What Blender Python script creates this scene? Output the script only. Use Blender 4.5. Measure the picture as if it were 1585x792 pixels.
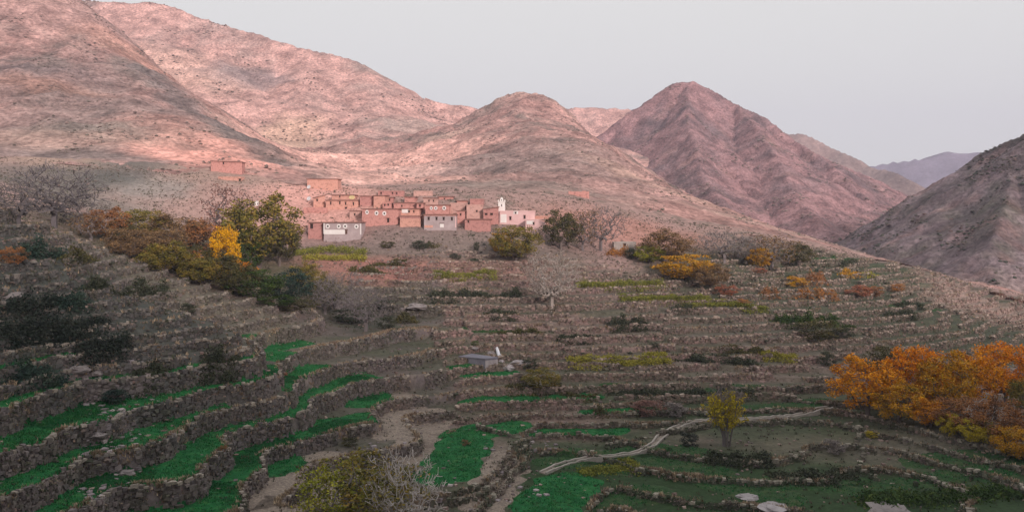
import bpy, math, random
import numpy as np
from mathutils import Vector, Matrix

R = math.radians
scene = bpy.context.scene
for o in list(bpy.data.objects):
    bpy.data.objects.remove(o)
COL = scene.collection

# ------------------------------------------------------------------ camera
PW, PH, FPX, EYE = 1585.0, 792.0, 1372.0, 330.0     # photo size, focal length in its pixels, row of eye level
cam_data = bpy.data.cameras.new('camera')
cam = bpy.data.objects.new('camera', cam_data)
COL.objects.link(cam)
cam.location = (0, 0, 0)
cam.rotation_euler = (R(90), 0, 0)
cam_data.sensor_fit = 'HORIZONTAL'
cam_data.sensor_width = 36.0
cam_data.lens = 36.0 * FPX / PW
cam_data.shift_y = -(PH / 2 - EYE) / PW
cam_data.clip_start = 0.5
cam_data.clip_end = 20000
scene.camera = cam

# ------------------------------------------------------------------ sky, sun, exposure
SUN_ELEV, SUN_AZ = R(20), R(153)      # low sun behind the camera, to its right (azimuth from +Y clockwise)
world = bpy.data.worlds.new('World')
scene.world = world
world.use_nodes = True
wn, wl = world.node_tree.nodes, world.node_tree.links
wn.clear()
w_out = wn.new('ShaderNodeOutputWorld')
w_bg = wn.new('ShaderNodeBackground')
w_sky = wn.new('ShaderNodeTexSky')
w_sky.sky_type = 'NISHITA'
w_sky.sun_disc = False
w_sky.sun_elevation = SUN_ELEV
w_sky.sun_rotation = SUN_AZ
w_sky.dust_density = 4.0
w_sky.altitude = 1500
w_hs = wn.new('ShaderNodeHueSaturation')
w_hs.inputs['Saturation'].default_value = 0.12
w_mix = wn.new('ShaderNodeMix')
w_mix.data_type = 'RGBA'
w_mix.inputs['Factor'].default_value = 0.94        # even high cloud veils the blue
w_mix.inputs[7].default_value = (8.65, 8.65, 8.45, 1)
wl.new(w_sky.outputs[0], w_hs.inputs['Color'])
wl.new(w_hs.outputs[0], w_mix.inputs[6])
wl.new(w_mix.outputs[2], w_bg.inputs['Color'])
w_bg.inputs['Strength'].default_value = 0.1
wl.new(w_bg.outputs[0], w_out.inputs['Surface'])

sun_data = bpy.data.lights.new('sun', 'SUN')
sun_data.energy = 4.0
sun_data.angle = R(6)
sun_data.color = (1.0, 0.84, 0.79)
sun = bpy.data.objects.new('sun', sun_data)
COL.objects.link(sun)
sun_dir = Vector((math.sin(SUN_AZ) * math.cos(SUN_ELEV), math.cos(SUN_AZ) * math.cos(SUN_ELEV), math.sin(SUN_ELEV)))
sun.rotation_euler = sun_dir.to_track_quat('Z', 'Y').to_euler()
sun.location = sun_dir * 500

vs = scene.view_settings
vs.view_transform = 'Standard'
vs.look = 'None'
vs.exposure = 0.0
vs.gamma = 1.0
vs.use_curve_mapping = False
scene.render.engine = 'CYCLES'
cy = scene.cycles
cy.use_denoising = True
cy.max_bounces = 5
cy.diffuse_bounces = 3
cy.volume_bounces = 0
cy.transparent_max_bounces = 4

# ------------------------------------------------------------------ numeric helpers
RNG = np.random.default_rng(11)
random.seed(11)

def _hash(ix, iy, seed):
    h = (ix.astype(np.int64) * 374761393 + iy.astype(np.int64) * 668265263 + seed * 1274126177) & 0x7fffffff
    h = ((h ^ (h >> 13)) * 1274126177) & 0x7fffffff
    return h ^ (h >> 16)

def noise(x, y, seed=0):
    """gradient noise, about -1..1"""
    x = np.asarray(x, float); y = np.asarray(y, float)
    x0 = np.floor(x); y0 = np.floor(y)
    fx = x - x0; fy = y - y0
    ux = fx * fx * fx * (fx * (fx * 6 - 15) + 10); uy = fy * fy * fy * (fy * (fy * 6 - 15) + 10)
    def g(dx, dy):
        a = (_hash(x0 + dx, y0 + dy, seed) & 1023) * (2 * math.pi / 1024)
        return np.cos(a) * (fx - dx) + np.sin(a) * (fy - dy)
    n = (g(0, 0) * (1 - ux) + g(1, 0) * ux) * (1 - uy) + (g(0, 1) * (1 - ux) + g(1, 1) * ux) * uy
    return n * 1.5

def fbm(x, y, octs=4, seed=0, gain=0.5):
    v = 0; a = 1.0; s = 0
    for k in range(octs):
        v = v + a * noise(x * 2 ** k + 17.3 * k, y * 2 ** k - 9.1 * k, seed + k * 7)
        s += a; a *= gain
    return v / s

def sstep(a, b, x):
    t = np.clip((x - a) / (b - a), 0, 1)
    return t * t * (3 - 2 * t)

def px(u, v, y):
    """a photo pixel at forward distance y -> world point"""
    return ((u - PW / 2) / FPX * y, y, -(v - EYE) / FPX * y)

def lerp(a, b, t):
    return a + (b - a) * t

# ------------------------------------------------------------------ mesh helpers
def mesh_from(name, verts, faces, nper, col=None, smooth=False):
    """verts (n,3), faces (m,nper) -> mesh"""
    me = bpy.data.meshes.new(name)
    verts = np.asarray(verts, np.float32); faces = np.asarray(faces, np.int32)
    me.vertices.add(len(verts)); me.vertices.foreach_set('co', verts.ravel())
    me.loops.add(faces.size); me.loops.foreach_set('vertex_index', faces.ravel())
    me.polygons.add(len(faces))
    me.polygons.foreach_set('loop_start', np.arange(0, faces.size, nper, dtype=np.int32))
    me.polygons.foreach_set('use_smooth', np.full(len(faces), smooth))
    if col is not None:
        at_ = me.color_attributes.new('Col', 'FLOAT_COLOR', 'POINT')
        c = np.ones((len(verts), 4), np.float32); c[:, :3] = col
        at_.data.foreach_set('color', c.ravel())
    me.update(calc_edges=True)
    me.validate()
    return me

def link(name, data, parent=None, mat=None):
    o = bpy.data.objects.new(name, data)
    COL.objects.link(o)
    if parent is not None:
        o.parent = parent
    if mat is not None and data is not None:
        if len(data.materials) == 0:
            data.materials.append(None)
        o.material_slots[0].link = 'OBJECT'
        o.material_slots[0].material = mat
    return o

def tag(o, label=None, cat=None, group=None, kind=None):
    if label: o['label'] = label
    if cat: o['category'] = cat
    if group: o['group'] = group
    if kind: o['kind'] = kind
    return o

class MB:
    """collects shapes for one mesh of quads"""
    def __init__(self):
        self.v = []; self.f = []
    def hexa(self, p):
        b = len(self.v); self.v += [tuple(q) for q in p]
        for q in ((0, 3, 2, 1), (4, 5, 6, 7), (0, 1, 5, 4), (1, 2, 6, 5), (2, 3, 7, 6), (3, 0, 4, 7)):
            self.f.append([b + i for i in q])
    def box(self, x0, x1, y0, y1, z0, z1, jit=0.0):
        p = [(x0, y0, z0), (x1, y0, z0), (x1, y1, z0), (x0, y1, z0), (x0, y0, z1), (x1, y0, z1), (x1, y1, z1), (x0, y1, z1)]
        if jit:
            p = [tuple(c + random.uniform(-jit, jit) for c in q) for q in p]
        self.hexa(p)
    def tube(self, pts, rad, n=5):
        pts = [Vector(p) for p in pts]
        b = len(self.v)
        for i, p in enumerate(pts):
            d = (pts[min(i + 1, len(pts) - 1)] - pts[max(i - 1, 0)])
            if d.length < 1e-6: d = Vector((0, 0, 1))
            d.normalize()
            a = d.orthogonal().normalized(); c = d.cross(a)
            for k in range(n):
                an = 2 * math.pi * k / n
                self.v.append(tuple(p + (a * math.cos(an) + c * math.sin(an)) * rad[i]))
        for i in range(len(pts) - 1):
            for k in range(n):
                k2 = (k + 1) % n
                self.f.append([b + i * n + k, b + i * n + k2, b + (i + 1) * n + k2, b + (i + 1) * n + k])
    def lathe(self, prof, n=16, cx=0, cy=0):
        b = len(self.v)
        for r, z in prof:
            for k in range(n):
                a = 2 * math.pi * k / n
                self.v.append((cx + r * math.cos(a), cy + r * math.sin(a), z))
        for i in range(len(prof) - 1):
            for k in range(n):
                k2 = (k + 1) % n
                self.f.append([b + i * n + k, b + i * n + k2, b + (i + 1) * n + k2, b + (i + 1) * n + k])
    def mesh(self, name='m', smooth=False):
        return mesh_from(name, self.v, self.f, 4, smooth=smooth)
    def build(self, name, mat, parent=None, smooth=False):
        return link(name, self.mesh(name, smooth), parent, mat)

# ------------------------------------------------------------------ materials
def new_mat(name):
    m = bpy.data.materials.new(name); m.use_nodes = True
    nt = m.node_tree; nt.nodes.clear()
    out = nt.nodes.new('ShaderNodeOutputMaterial')
    b = nt.nodes.new('ShaderNodeBsdfPrincipled')
    b.inputs['Roughness'].default_value = 0.95
    b.inputs['Specular IOR Level'].default_value = 0.12
    nt.links.new(b.outputs[0], out.inputs[0])
    return m, nt, b

def nd(nt, t, **kw):
    n = nt.nodes.new(t)
    for k, v in kw.items():
        setattr(n, k, v)
    return n

def ramp(nt, stops, interp='LINEAR'):
    r = nt.nodes.new('ShaderNodeValToRGB')
    r.color_ramp.interpolation = interp
    e = r.color_ramp.elements
    while len(e) < len(stops): e.new(0.5)
    for i, (p, c) in enumerate(stops):
        e[i].position = p; e[i].color = (c[0], c[1], c[2], 1)
    return r

def tex_noise(nt, scale, detail=4, rough=0.6, coord='Object'):
    tc = nd(nt, 'ShaderNodeTexCoord')
    n = nd(nt, 'ShaderNodeTexNoise')
    n.inputs['Scale'].default_value = scale
    n.inputs['Detail'].default_value = detail
    n.inputs['Roughness'].default_value = rough
    nt.links.new(tc.outputs[coord], n.inputs['Vector'])
    return n

def mul(nt, a, b, fac=1.0):
    m = nd(nt, 'ShaderNodeMix', data_type='RGBA', blend_type='MULTIPLY')
    m.inputs['Factor'].default_value = fac
    nt.links.new(a, m.inputs[6]); nt.links.new(b, m.inputs[7])
    return m.outputs[2]

def mat_ground(name, s_big, s_fine, bump_d=0.3, lo=0.55, hi=1.45):
    """vertex colour times two scales of mottling"""
    m, nt, b = new_mat(name)
    at_ = nd(nt, 'ShaderNodeAttribute', attribute_name='Col')
    n1 = tex_noise(nt, s_big, 5, 0.65); r1 = ramp(nt, [(0.3, (lo,) * 3), (0.7, (hi,) * 3)])
    nt.links.new(n1.outputs['Fac'], r1.inputs[0])
    n2 = tex_noise(nt, s_fine, 4, 0.7); r2 = ramp(nt, [(0.32, (lo, lo, lo)), (0.68, (hi, hi, hi))])
    nt.links.new(n2.outputs['Fac'], r2.inputs[0])
    c = mul(nt, at_.outputs['Color'], r1.outputs[0]); c = mul(nt, c, r2.outputs[0])
    nt.links.new(c, b.inputs['Base Color'])
    bp = nd(nt, 'ShaderNodeBump'); bp.inputs['Distance'].default_value = bump_d; bp.inputs['Strength'].default_value = 0.9
    nt.links.new(n2.outputs['Fac'], bp.inputs['Height']); nt.links.new(bp.outputs[0], b.inputs['Normal'])
    return m

def mat_mottle(name, c1, c2, scale=1.0, bump_d=0.05, rough=0.95, c3=None):
    m, nt, b = new_mat(name)
    n1 = tex_noise(nt, scale, 5, 0.65)
    st = [(0.32, c1), (0.68, c2)] if c3 is None else [(0.3, c1), (0.52, c2), (0.72, c3)]
    r1 = ramp(nt, st); nt.links.new(n1.outputs['Fac'], r1.inputs[0])
    nt.links.new(r1.outputs[0], b.inputs['Base Color'])
    b.inputs['Roughness'].default_value = rough
    if bump_d:
        n2 = tex_noise(nt, scale * 5, 3)
        bp = nd(nt, 'ShaderNodeBump'); bp.inputs['Distance'].default_value = bump_d; bp.inputs['Strength'].default_value = 0.7
        nt.links.new(n2.outputs['Fac'], bp.inputs['Height']); nt.links.new(bp.outputs[0], b.inputs['Normal'])
    return m

def mat_leaf(name, cols, clump=1.2):
    """leaf colour: a clump-sized noise picks along the palette, each leaf varies"""
    m, nt, b = new_mat(name)
    geo = nd(nt, 'ShaderNodeNewGeometry'); oi = nd(nt, 'ShaderNodeObjectInfo')
    tc = nd(nt, 'ShaderNodeTexCoord')
    add = nd(nt, 'ShaderNodeVectorMath', operation='ADD')
    nt.links.new(geo.outputs['Position'], add.inputs[0]); nt.links.new(oi.outputs['Random'], add.inputs[1])
    n = nd(nt, 'ShaderNodeTexNoise'); n.inputs['Scale'].default_value = clump * 0.45; n.inputs['Detail'].default_value = 3
    nt.links.new(add.outputs[0], n.inputs['Vector'])
    k = nd(nt, 'ShaderNodeMath', operation='MULTIPLY_ADD'); k.inputs[1].default_value = 0.22; k.inputs[2].default_value = -0.11
    nt.links.new(geo.outputs['Random Per Island'], k.inputs[0])
    s = nd(nt, 'ShaderNodeMath', operation='ADD')
    nt.links.new(n.outputs['Fac'], s.inputs[0]); nt.links.new(k.outputs[0], s.inputs[1])
    q = len(cols)
    r = ramp(nt, [(0.30 + 0.42 * i / max(1, q - 1), c) for i, c in enumerate(cols)])
    nt.links.new(s.outputs[0], r.inputs[0])
    nt.links.new(r.outputs[0], b.inputs['Base Color'])
    b.inputs['Roughness'].default_value = 0.8
    return m
# ------------------------------------------------------------------ the land: control points
# (photo column, row, forward distance) on bare ground; the height surface is fitted through them
GP = [
 # valley side below the village, centre
 (800,365,256),(800,380,250),(800,430,228),(800,480,208),(800,530,190),(800,580,176),(800,620,166),(800,657,158),(800,700,145),(800,735,134),(800,792,120),
 (700,380,250),(700,430,228),(700,480,207),(700,530,188),(700,575,174),(640,440,222),(640,500,198),(640,560,172),
 (1000,390,262),(1000,430,238),(1000,480,214),(1000,530,194),(1000,580,178),(1000,630,166),(1000,690,146),(1000,740,132),(1000,792,120),
 (1200,372,296),(1200,400,268),(1200,460,230),(1200,540,196),(1200,600,176),(1200,640,165),(1200,690,146),(1200,735,133),(1200,792,119),
 (1300,392,300),(1400,412,292),(1400,470,240),(1400,540,206),(1300,632,166),(1450,655,152),(1400,745,131),(1350,700,143),(1585,735,128),(1585,792,115),(1400,792,118),(1585,690,138),
 (1480,440,285),(1500,540,215),(1585,520,246),(1585,600,190),(1530,480,262),
 # terraces on the left, following their level lines
 (0,558,108),(84,542,116.5),(0,619,101),(105,590,113),(180,579,118),(280,566,124),(377,554,132),
 (0,678,94.6),(59,665,98.4),(71,644,105),(138,615,115),(155,653,106),(201,628,114),(318,598,127),(432,573,141),
 (197,690,105),(251,665,112),(302,640,122),(490,573,155),(0,749,88),(100,703,99),(50,792,87.6),(147,732,100.7),
 (226,737,101),(293,728,103),(348,686,115.6),(400,645,130),(470,615,144),(530,590,158),
 (373,753,109),(411,695,126),(490,670,135),(575,650,144),(430,780,108),(520,720,127),(620,640,157),(600,690,136),
 (680,745,124),(700,680,147),(740,700,139),(500,792,106),(650,792,112),(300,792,97),(200,792,94),
 # the spur's crest and the ravine with trees behind it
 (0,330,142),(0,400,128),(0,480,115),(100,400,140),(100,490,120),(180,400,165),(300,440,172),(420,475,178),(590,512,188),
 (250,480,150),(400,520,160),(520,545,168),(150,500,124),
 (150,385,195),(300,430,200),(420,455,207),(550,478,213),(150,330,245),(300,340,262),(420,395,236),(470,360,260),(550,395,242),(500,430,226),
 (0,300,235),(60,315,230),
 # slopes above
 (0,250,300),(100,250,306),(200,250,310),(340,270,305),(480,285,298),(600,292,300),(700,295,298),(800,305,296),(900,315,298),(1000,335,300),(1100,352,300),
 (560,335,270),(640,345,263),(720,350,262),(860,360,266),(930,370,270),
 # near left ridge, crest and face
 (570,290,332),(500,268,362),(430,240,400),(370,208,436),(310,175,474),(260,135,512),(220,100,545),(170,45,600),(120,0,650),(0,-90,720),
 (0,180,400),(0,90,510),(100,160,430),(150,90,520),(240,200,390),(330,230,370),(-120,250,300),(-120,120,430),(-120,-60,620),
 # hill behind the village
 (790,152,750),(825,153,755),(755,176,715),(850,157,760),(885,182,700),(740,190,690),(700,215,600),(660,250,470),(620,280,380),
 (790,190,640),(860,196,600),(900,216,530),(950,252,470),(1000,287,425),(1060,310,392),(1150,342,362),(1240,368,335),(1310,389,318),
 (800,260,420),(900,270,400),(750,240,480),
]
XYZ = [px(u, v, y) for u, v, y in GP]
# backs of the ridges, gorge and valley floor (world metres)
XYZ += [(-70,420,9),(-110,500,22),(-190,640,45),(-250,760,58),(-20,420,14),(-40,520,26),(-330,900,85),
        (0,860,62),(70,870,10),(130,900,-10),(-60,800,60),(150,620,-8),(110,720,-10),(170,480,-28),(140,540,-15),(190,400,-33),(230,340,-36),(250,500,-30),(250,650,-30),(180,800,-20),
        (-560,930,170),(-430,1000,120),(-250,980,60),(-100,960,30),(30,970,5),(150,1000,0),(280,900,-32),(-60,640,44),(-130,700,55),(-150,860,60),(-420,560,150),(-480,700,235),(-330,430,75),(230,780,-34),(280,600,-32),(-100,600,38),(-10,800,75),
        (-60,60,-42),(0,60,-46),(60,60,-46),(-110,60,-38),(110,60,-44),(150,80,-42),(200,150,-36),(220,230,-36),(-150,120,8),(-130,90,-8)]
P3 = np.array(XYZ)
C2 = P3[:, :2] / 100.0
def _tps(r2):
    return 0.5 * r2 * np.log(r2 + 1e-12)
def _fit():
    n = len(P3)
    d2 = ((C2[:, None, :] - C2[None, :, :]) ** 2).sum(-1)
    A = np.zeros((n + 3, n + 3))
    A[:n, :n] = _tps(d2) + np.eye(n) * 0.0006
    A[:n, n] = 1; A[:n, n + 1:] = C2
    A[n:, :n] = A[:n, n:].T
    return np.linalg.solve(A, np.concatenate([P3[:, 2], [0, 0, 0]]))
WGT = _fit()
def land(x, y):
    sh = np.shape(x); x = np.ravel(x) / 100.0; y = np.ravel(y) / 100.0
    out = np.empty(len(x))
    for i in range(0, len(x), 20000):
        a, b = x[i:i + 20000], y[i:i + 20000]
        d2 = (a[:, None] - C2[None, :, 0]) ** 2 + (b[:, None] - C2[None, :, 1]) ** 2
        out[i:i + 20000] = _tps(d2) @ WGT[:-3] + WGT[-3] + WGT[-2] * a + WGT[-1] * b
    return out.reshape(sh)

# ------------------------------------------------------------------ near hillside as a height grid
GS = 0.4
GX0, GX1, GY0, GY1 = -200.0, 210.0, 62.0, 312.0
gx = np.arange(GX0, GX1 + GS / 2, GS); gy = np.arange(GY0, GY1 + GS / 2, GS)
# fit is smooth: evaluate every 1.6 m, then cubic (Catmull-Rom) up to the fine grid
def _coarse():
    st = 4
    cx = np.arange(GX0 - 2 * GS * st, GX1 + 4 * GS * st, GS * st); cyy = np.arange(GY0 - 2 * GS * st, GY1 + 4 * GS * st, GS * st)
    Z = land(*np.meshgrid(cx, cyy))
    def up(Zc, n, off):
        p = np.arange(n) / st + off; i = np.floor(p).astype(int); t = (p - i)[:, None]
        a, b, c, d = Zc[i - 1], Zc[i], Zc[i + 1], Zc[i + 2]
        return b + 0.5 * t * (c - a + t * (2 * a - 5 * b + 4 * c - d + t * (3 * (b - c) + d - a)))
    Z = up(Z, len(gy), 2); Z = up(Z.T.copy(), len(gx), 2).T
    return Z
XX, YY = np.meshgrid(gx, gy)
HS = _coarse()
HS0 = HS.copy()
HS = HS + 0.55 * noise(XX / 31, YY / 31, 3) + 0.30 * noise(XX / 13, YY / 13, 4) + 0.10 * noise(XX / 4, YY / 4, 5)
# two plots were levelled wider than the natural steps
def _level(Z, a, b, r, z):
    dx, dy = b[0] - a[0], b[1] - a[1]
    t = np.clip(((XX - a[0]) * dx + (YY - a[1]) * dy) / (dx * dx + dy * dy), 0, 1)
    d = np.hypot(XX - a[0] - t * dx, YY - a[1] - t * dy)
    return lerp(Z, z, 1 - sstep(r, r + 3.0, d + 0.8 * noise(XX / 5, YY / 5, 55)))
HS = _level(HS, (-9.6, 126), (-5.0, 147), 5.0, -37.1); HS = _level(HS, (-5.0, 147), (-1.5, 156), 4.0, -37.1)
HS = _level(HS, (5.0, 121), (8.0, 131), 4.5, -39.7)
sy, sx = np.gradient(HS0, GS)
SLOPE = np.hypot(sx, sy)

def terrace(Z, levels, run):
    idx = np.arange(len(levels))
    q = np.interp(Z, levels, idx); i = np.clip(np.floor(q).astype(int), 0, len(levels) - 2); f = q - i
    lo = levels[i]; st = levels[i + 1] - lo
    w = np.clip(run * SLOPE / st, 0.04, 0.62)
    g = np.clip((f - (1 - w)) / w, 0, 1)
    g2 = g ** 0.85
    a = 0.10
    z = lo + st * ((1 - a) * g2 + a * np.minimum(f / (1 - w), 1))
    return z, g, f / (1 - w), i

LEV_L = np.array([-60, -50, -46, -43.5, -41.3, -39.6, -37.8, -35.8, -33.7, -30.6, -27.9, -25.1, -22.0, -20.4, -18.8, -17.3, -15.8, -14.4, -13.0, -11.6, -10.2, -8.7, -7.2, -5.6, -4.0, -2, 0.4, 3, 6, 40.0])
LEV_R = np.concatenate([[-60, -50], np.arange(-46, -37, 0.85), np.arange(-36.7, -30, 1.5), np.arange(-29.5, -4, 1.5), [0, 10, 40.0]])
RUN_L, RUN_R = 0.7, 0.6
zl, gl, fl, il = terrace(HS, LEV_L, RUN_L)
warp = 0.8 * np.round(1.4 * noise(XX / 45, YY / 28, 21)) + 0.0
zr_, gr_, fr_, ir = terrace(HS + warp, LEV_R, RUN_R)
zr_ = zr_ - warp
# left terraces wrap round the spur as far as the little valley in the middle
side = sstep(-14, -8, XX + 0.10 * (YY - 150) + 3.0 * noise(XX / 20, YY / 20, 9))
ZT = lerp(zl, zr_, side); GR = np.where(side < 0.5, gl, gr_); FR = np.where(side < 0.5, fl, fr_)
LEVI = np.where(side < 0.5, il, ir + 100)
# where the hill is terraced at all
ycut = 236 + 56 * sstep(45, 85, XX)
tm = 1 - sstep(ycut, ycut + 14, YY + 6 * noise(XX / 30, YY / 30, 12))
uu = XX / YY * FPX + PW / 2
rav = sstep(176, 186, YY) * sstep(0, 25, -34 - XX + (YY - 188) * 0.15)      # ravine behind the spur stays rough
tm = tm * (1 - rav)
tm = tm * (1 - 0.75 * sstep(85, 100, XX - 0.33 * (YY - 150)) * sstep(150, 165, YY) * (1 - sstep(200, 215, YY)))
rough = 0.42 * fbm(XX / 7, YY / 7, 4, 31) + 0.9 * noise(XX / 24, YY / 24, 33) * sstep(225, 260, YY)
ZN = lerp(HS + rough, ZT, tm)
GR = GR * tm
ZN = ZN + 0.05 * fbm(XX / 1.6, YY / 1.6, 2, 41) + GR * 0.30 * fbm(XX / 2.4, YY / 2.4, 2, 43) + (1 - tm) * 0.12 * fbm(XX / 1.5, YY / 1.5, 2, 44)
# lip: a little raised, tussocky
LIP = tm * np.clip(1 - np.abs(FR) / 0.10, 0, 1) * (FR < 1)
ZN = ZN + LIP * 0.22 * (0.5 + 0.8 * noise(XX / 2.2, YY / 2.2, 45))

def hz(x, y):
    """ground height at world x, y"""
    x = np.asarray(x, float); y = np.asarray(y, float)
    fx = np.clip((x - GX0) / GS, 0, len(gx) - 1.001); fy = np.clip((y - GY0) / GS, 0, len(gy) - 1.001)
    ix = fx.astype(int); iy = fy.astype(int); tx = fx - ix; ty = fy - iy
    return (ZN[iy, ix] * (1 - tx) + ZN[iy, ix + 1] * tx) * (1 - ty) + (ZN[iy + 1, ix] * (1 - tx) + ZN[iy + 1, ix + 1] * tx) * ty

def gnear(A, x, y):
    ix = np.clip(np.round((np.asarray(x) - GX0) / GS).astype(int), 0, len(gx) - 1)
    iy = np.clip(np.round((np.asarray(y) - GY0) / GS).astype(int), 0, len(gy) - 1)
    return A[iy, ix]

_YM = np.arange(70, 311, 0.25)
def at(u, v, ymin=70):
    """the ground point seen at a photo pixel"""
    ys = _YM[_YM >= ymin]
    x = (u - PW / 2) / FPX * ys; z = -(v - EYE) / FPX * ys
    d = hz(x, ys) - z
    k = np.nonzero(d > 0)[0]
    i = k[0] if len(k) else len(ys) - 1
    y = float(ys[i])
    X = (u - PW / 2) / FPX * y
    return Vector((X, y, float(hz(X, y))))
# ------------------------------------------------------------------ land colours (albedo) by world position
def blob(x, y, c, rx, ry, soft=0.5, seed=0, amp=0.45, wl=0.5, rot=0.0):
    """0..1 patch with a ragged edge; c = centre, radii in metres"""
    out = np.zeros(len(x))
    lim = (1 + soft + amp) * max(rx, ry)
    sel = np.nonzero((np.abs(x - c[0]) < lim) & (np.abs(y - c[1]) < lim))[0]
    x = x[sel]; y = y[sel]
    dx = x - c[0]; dy = y - c[1]
    if rot:
        a = math.cos(rot); b = math.sin(rot); dx, dy = dx * a + dy * b, -dx * b + dy * a
    d = np.hypot(dx / rx, dy / ry)
    m = max(rx, ry) * wl
    d = d + amp * fbm(x / m, y / m, 3, 100 + seed)
    out[sel] = 1 - sstep(1 - soft, 1 + soft, d)
    return out

def over(col, c, k):
    i = np.nonzero(k > 0.003)[0]
    kk = k[i][:, None]
    col[i] = col[i] * (1 - kk) + np.array(c)[None, :] * kk
    return col

def grid_faces(ny, nx, keep):
    """quads of a grid where all four corners are kept; returns faces and used vertex index"""
    k = keep[:-1, :-1] & keep[1:, :-1] & keep[:-1, 1:] & keep[1:, 1:]
    iy, ix = np.nonzero(k)
    a = iy * nx + ix
    F = np.stack([a, a + 1, a + nx + 1, a + nx], 1)
    used = np.unique(F)
    remap = np.full(ny * nx, -1, np.int64); remap[used] = np.arange(len(used))
    return remap[F], used

M_LAND = mat_ground('terrace_earth', 0.5, 1.6, 0.09, 0.75, 1.25)
M_SLOPE = mat_ground('mountain_earth', 0.06, 0.45, 1.2, 0.50, 1.50)
M_FAR = mat_ground('far_mountain_earth', 0.012, 0.12, 3.0, 0.7, 1.3)

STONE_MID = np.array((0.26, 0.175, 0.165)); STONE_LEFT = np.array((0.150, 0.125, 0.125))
DRY = (0.38, 0.29, 0.23); SCRUB = (0.075, 0.08, 0.05); MOSS = (0.032, 0.058, 0.024); EARTH_RED = (0.34, 0.155, 0.13)

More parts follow.
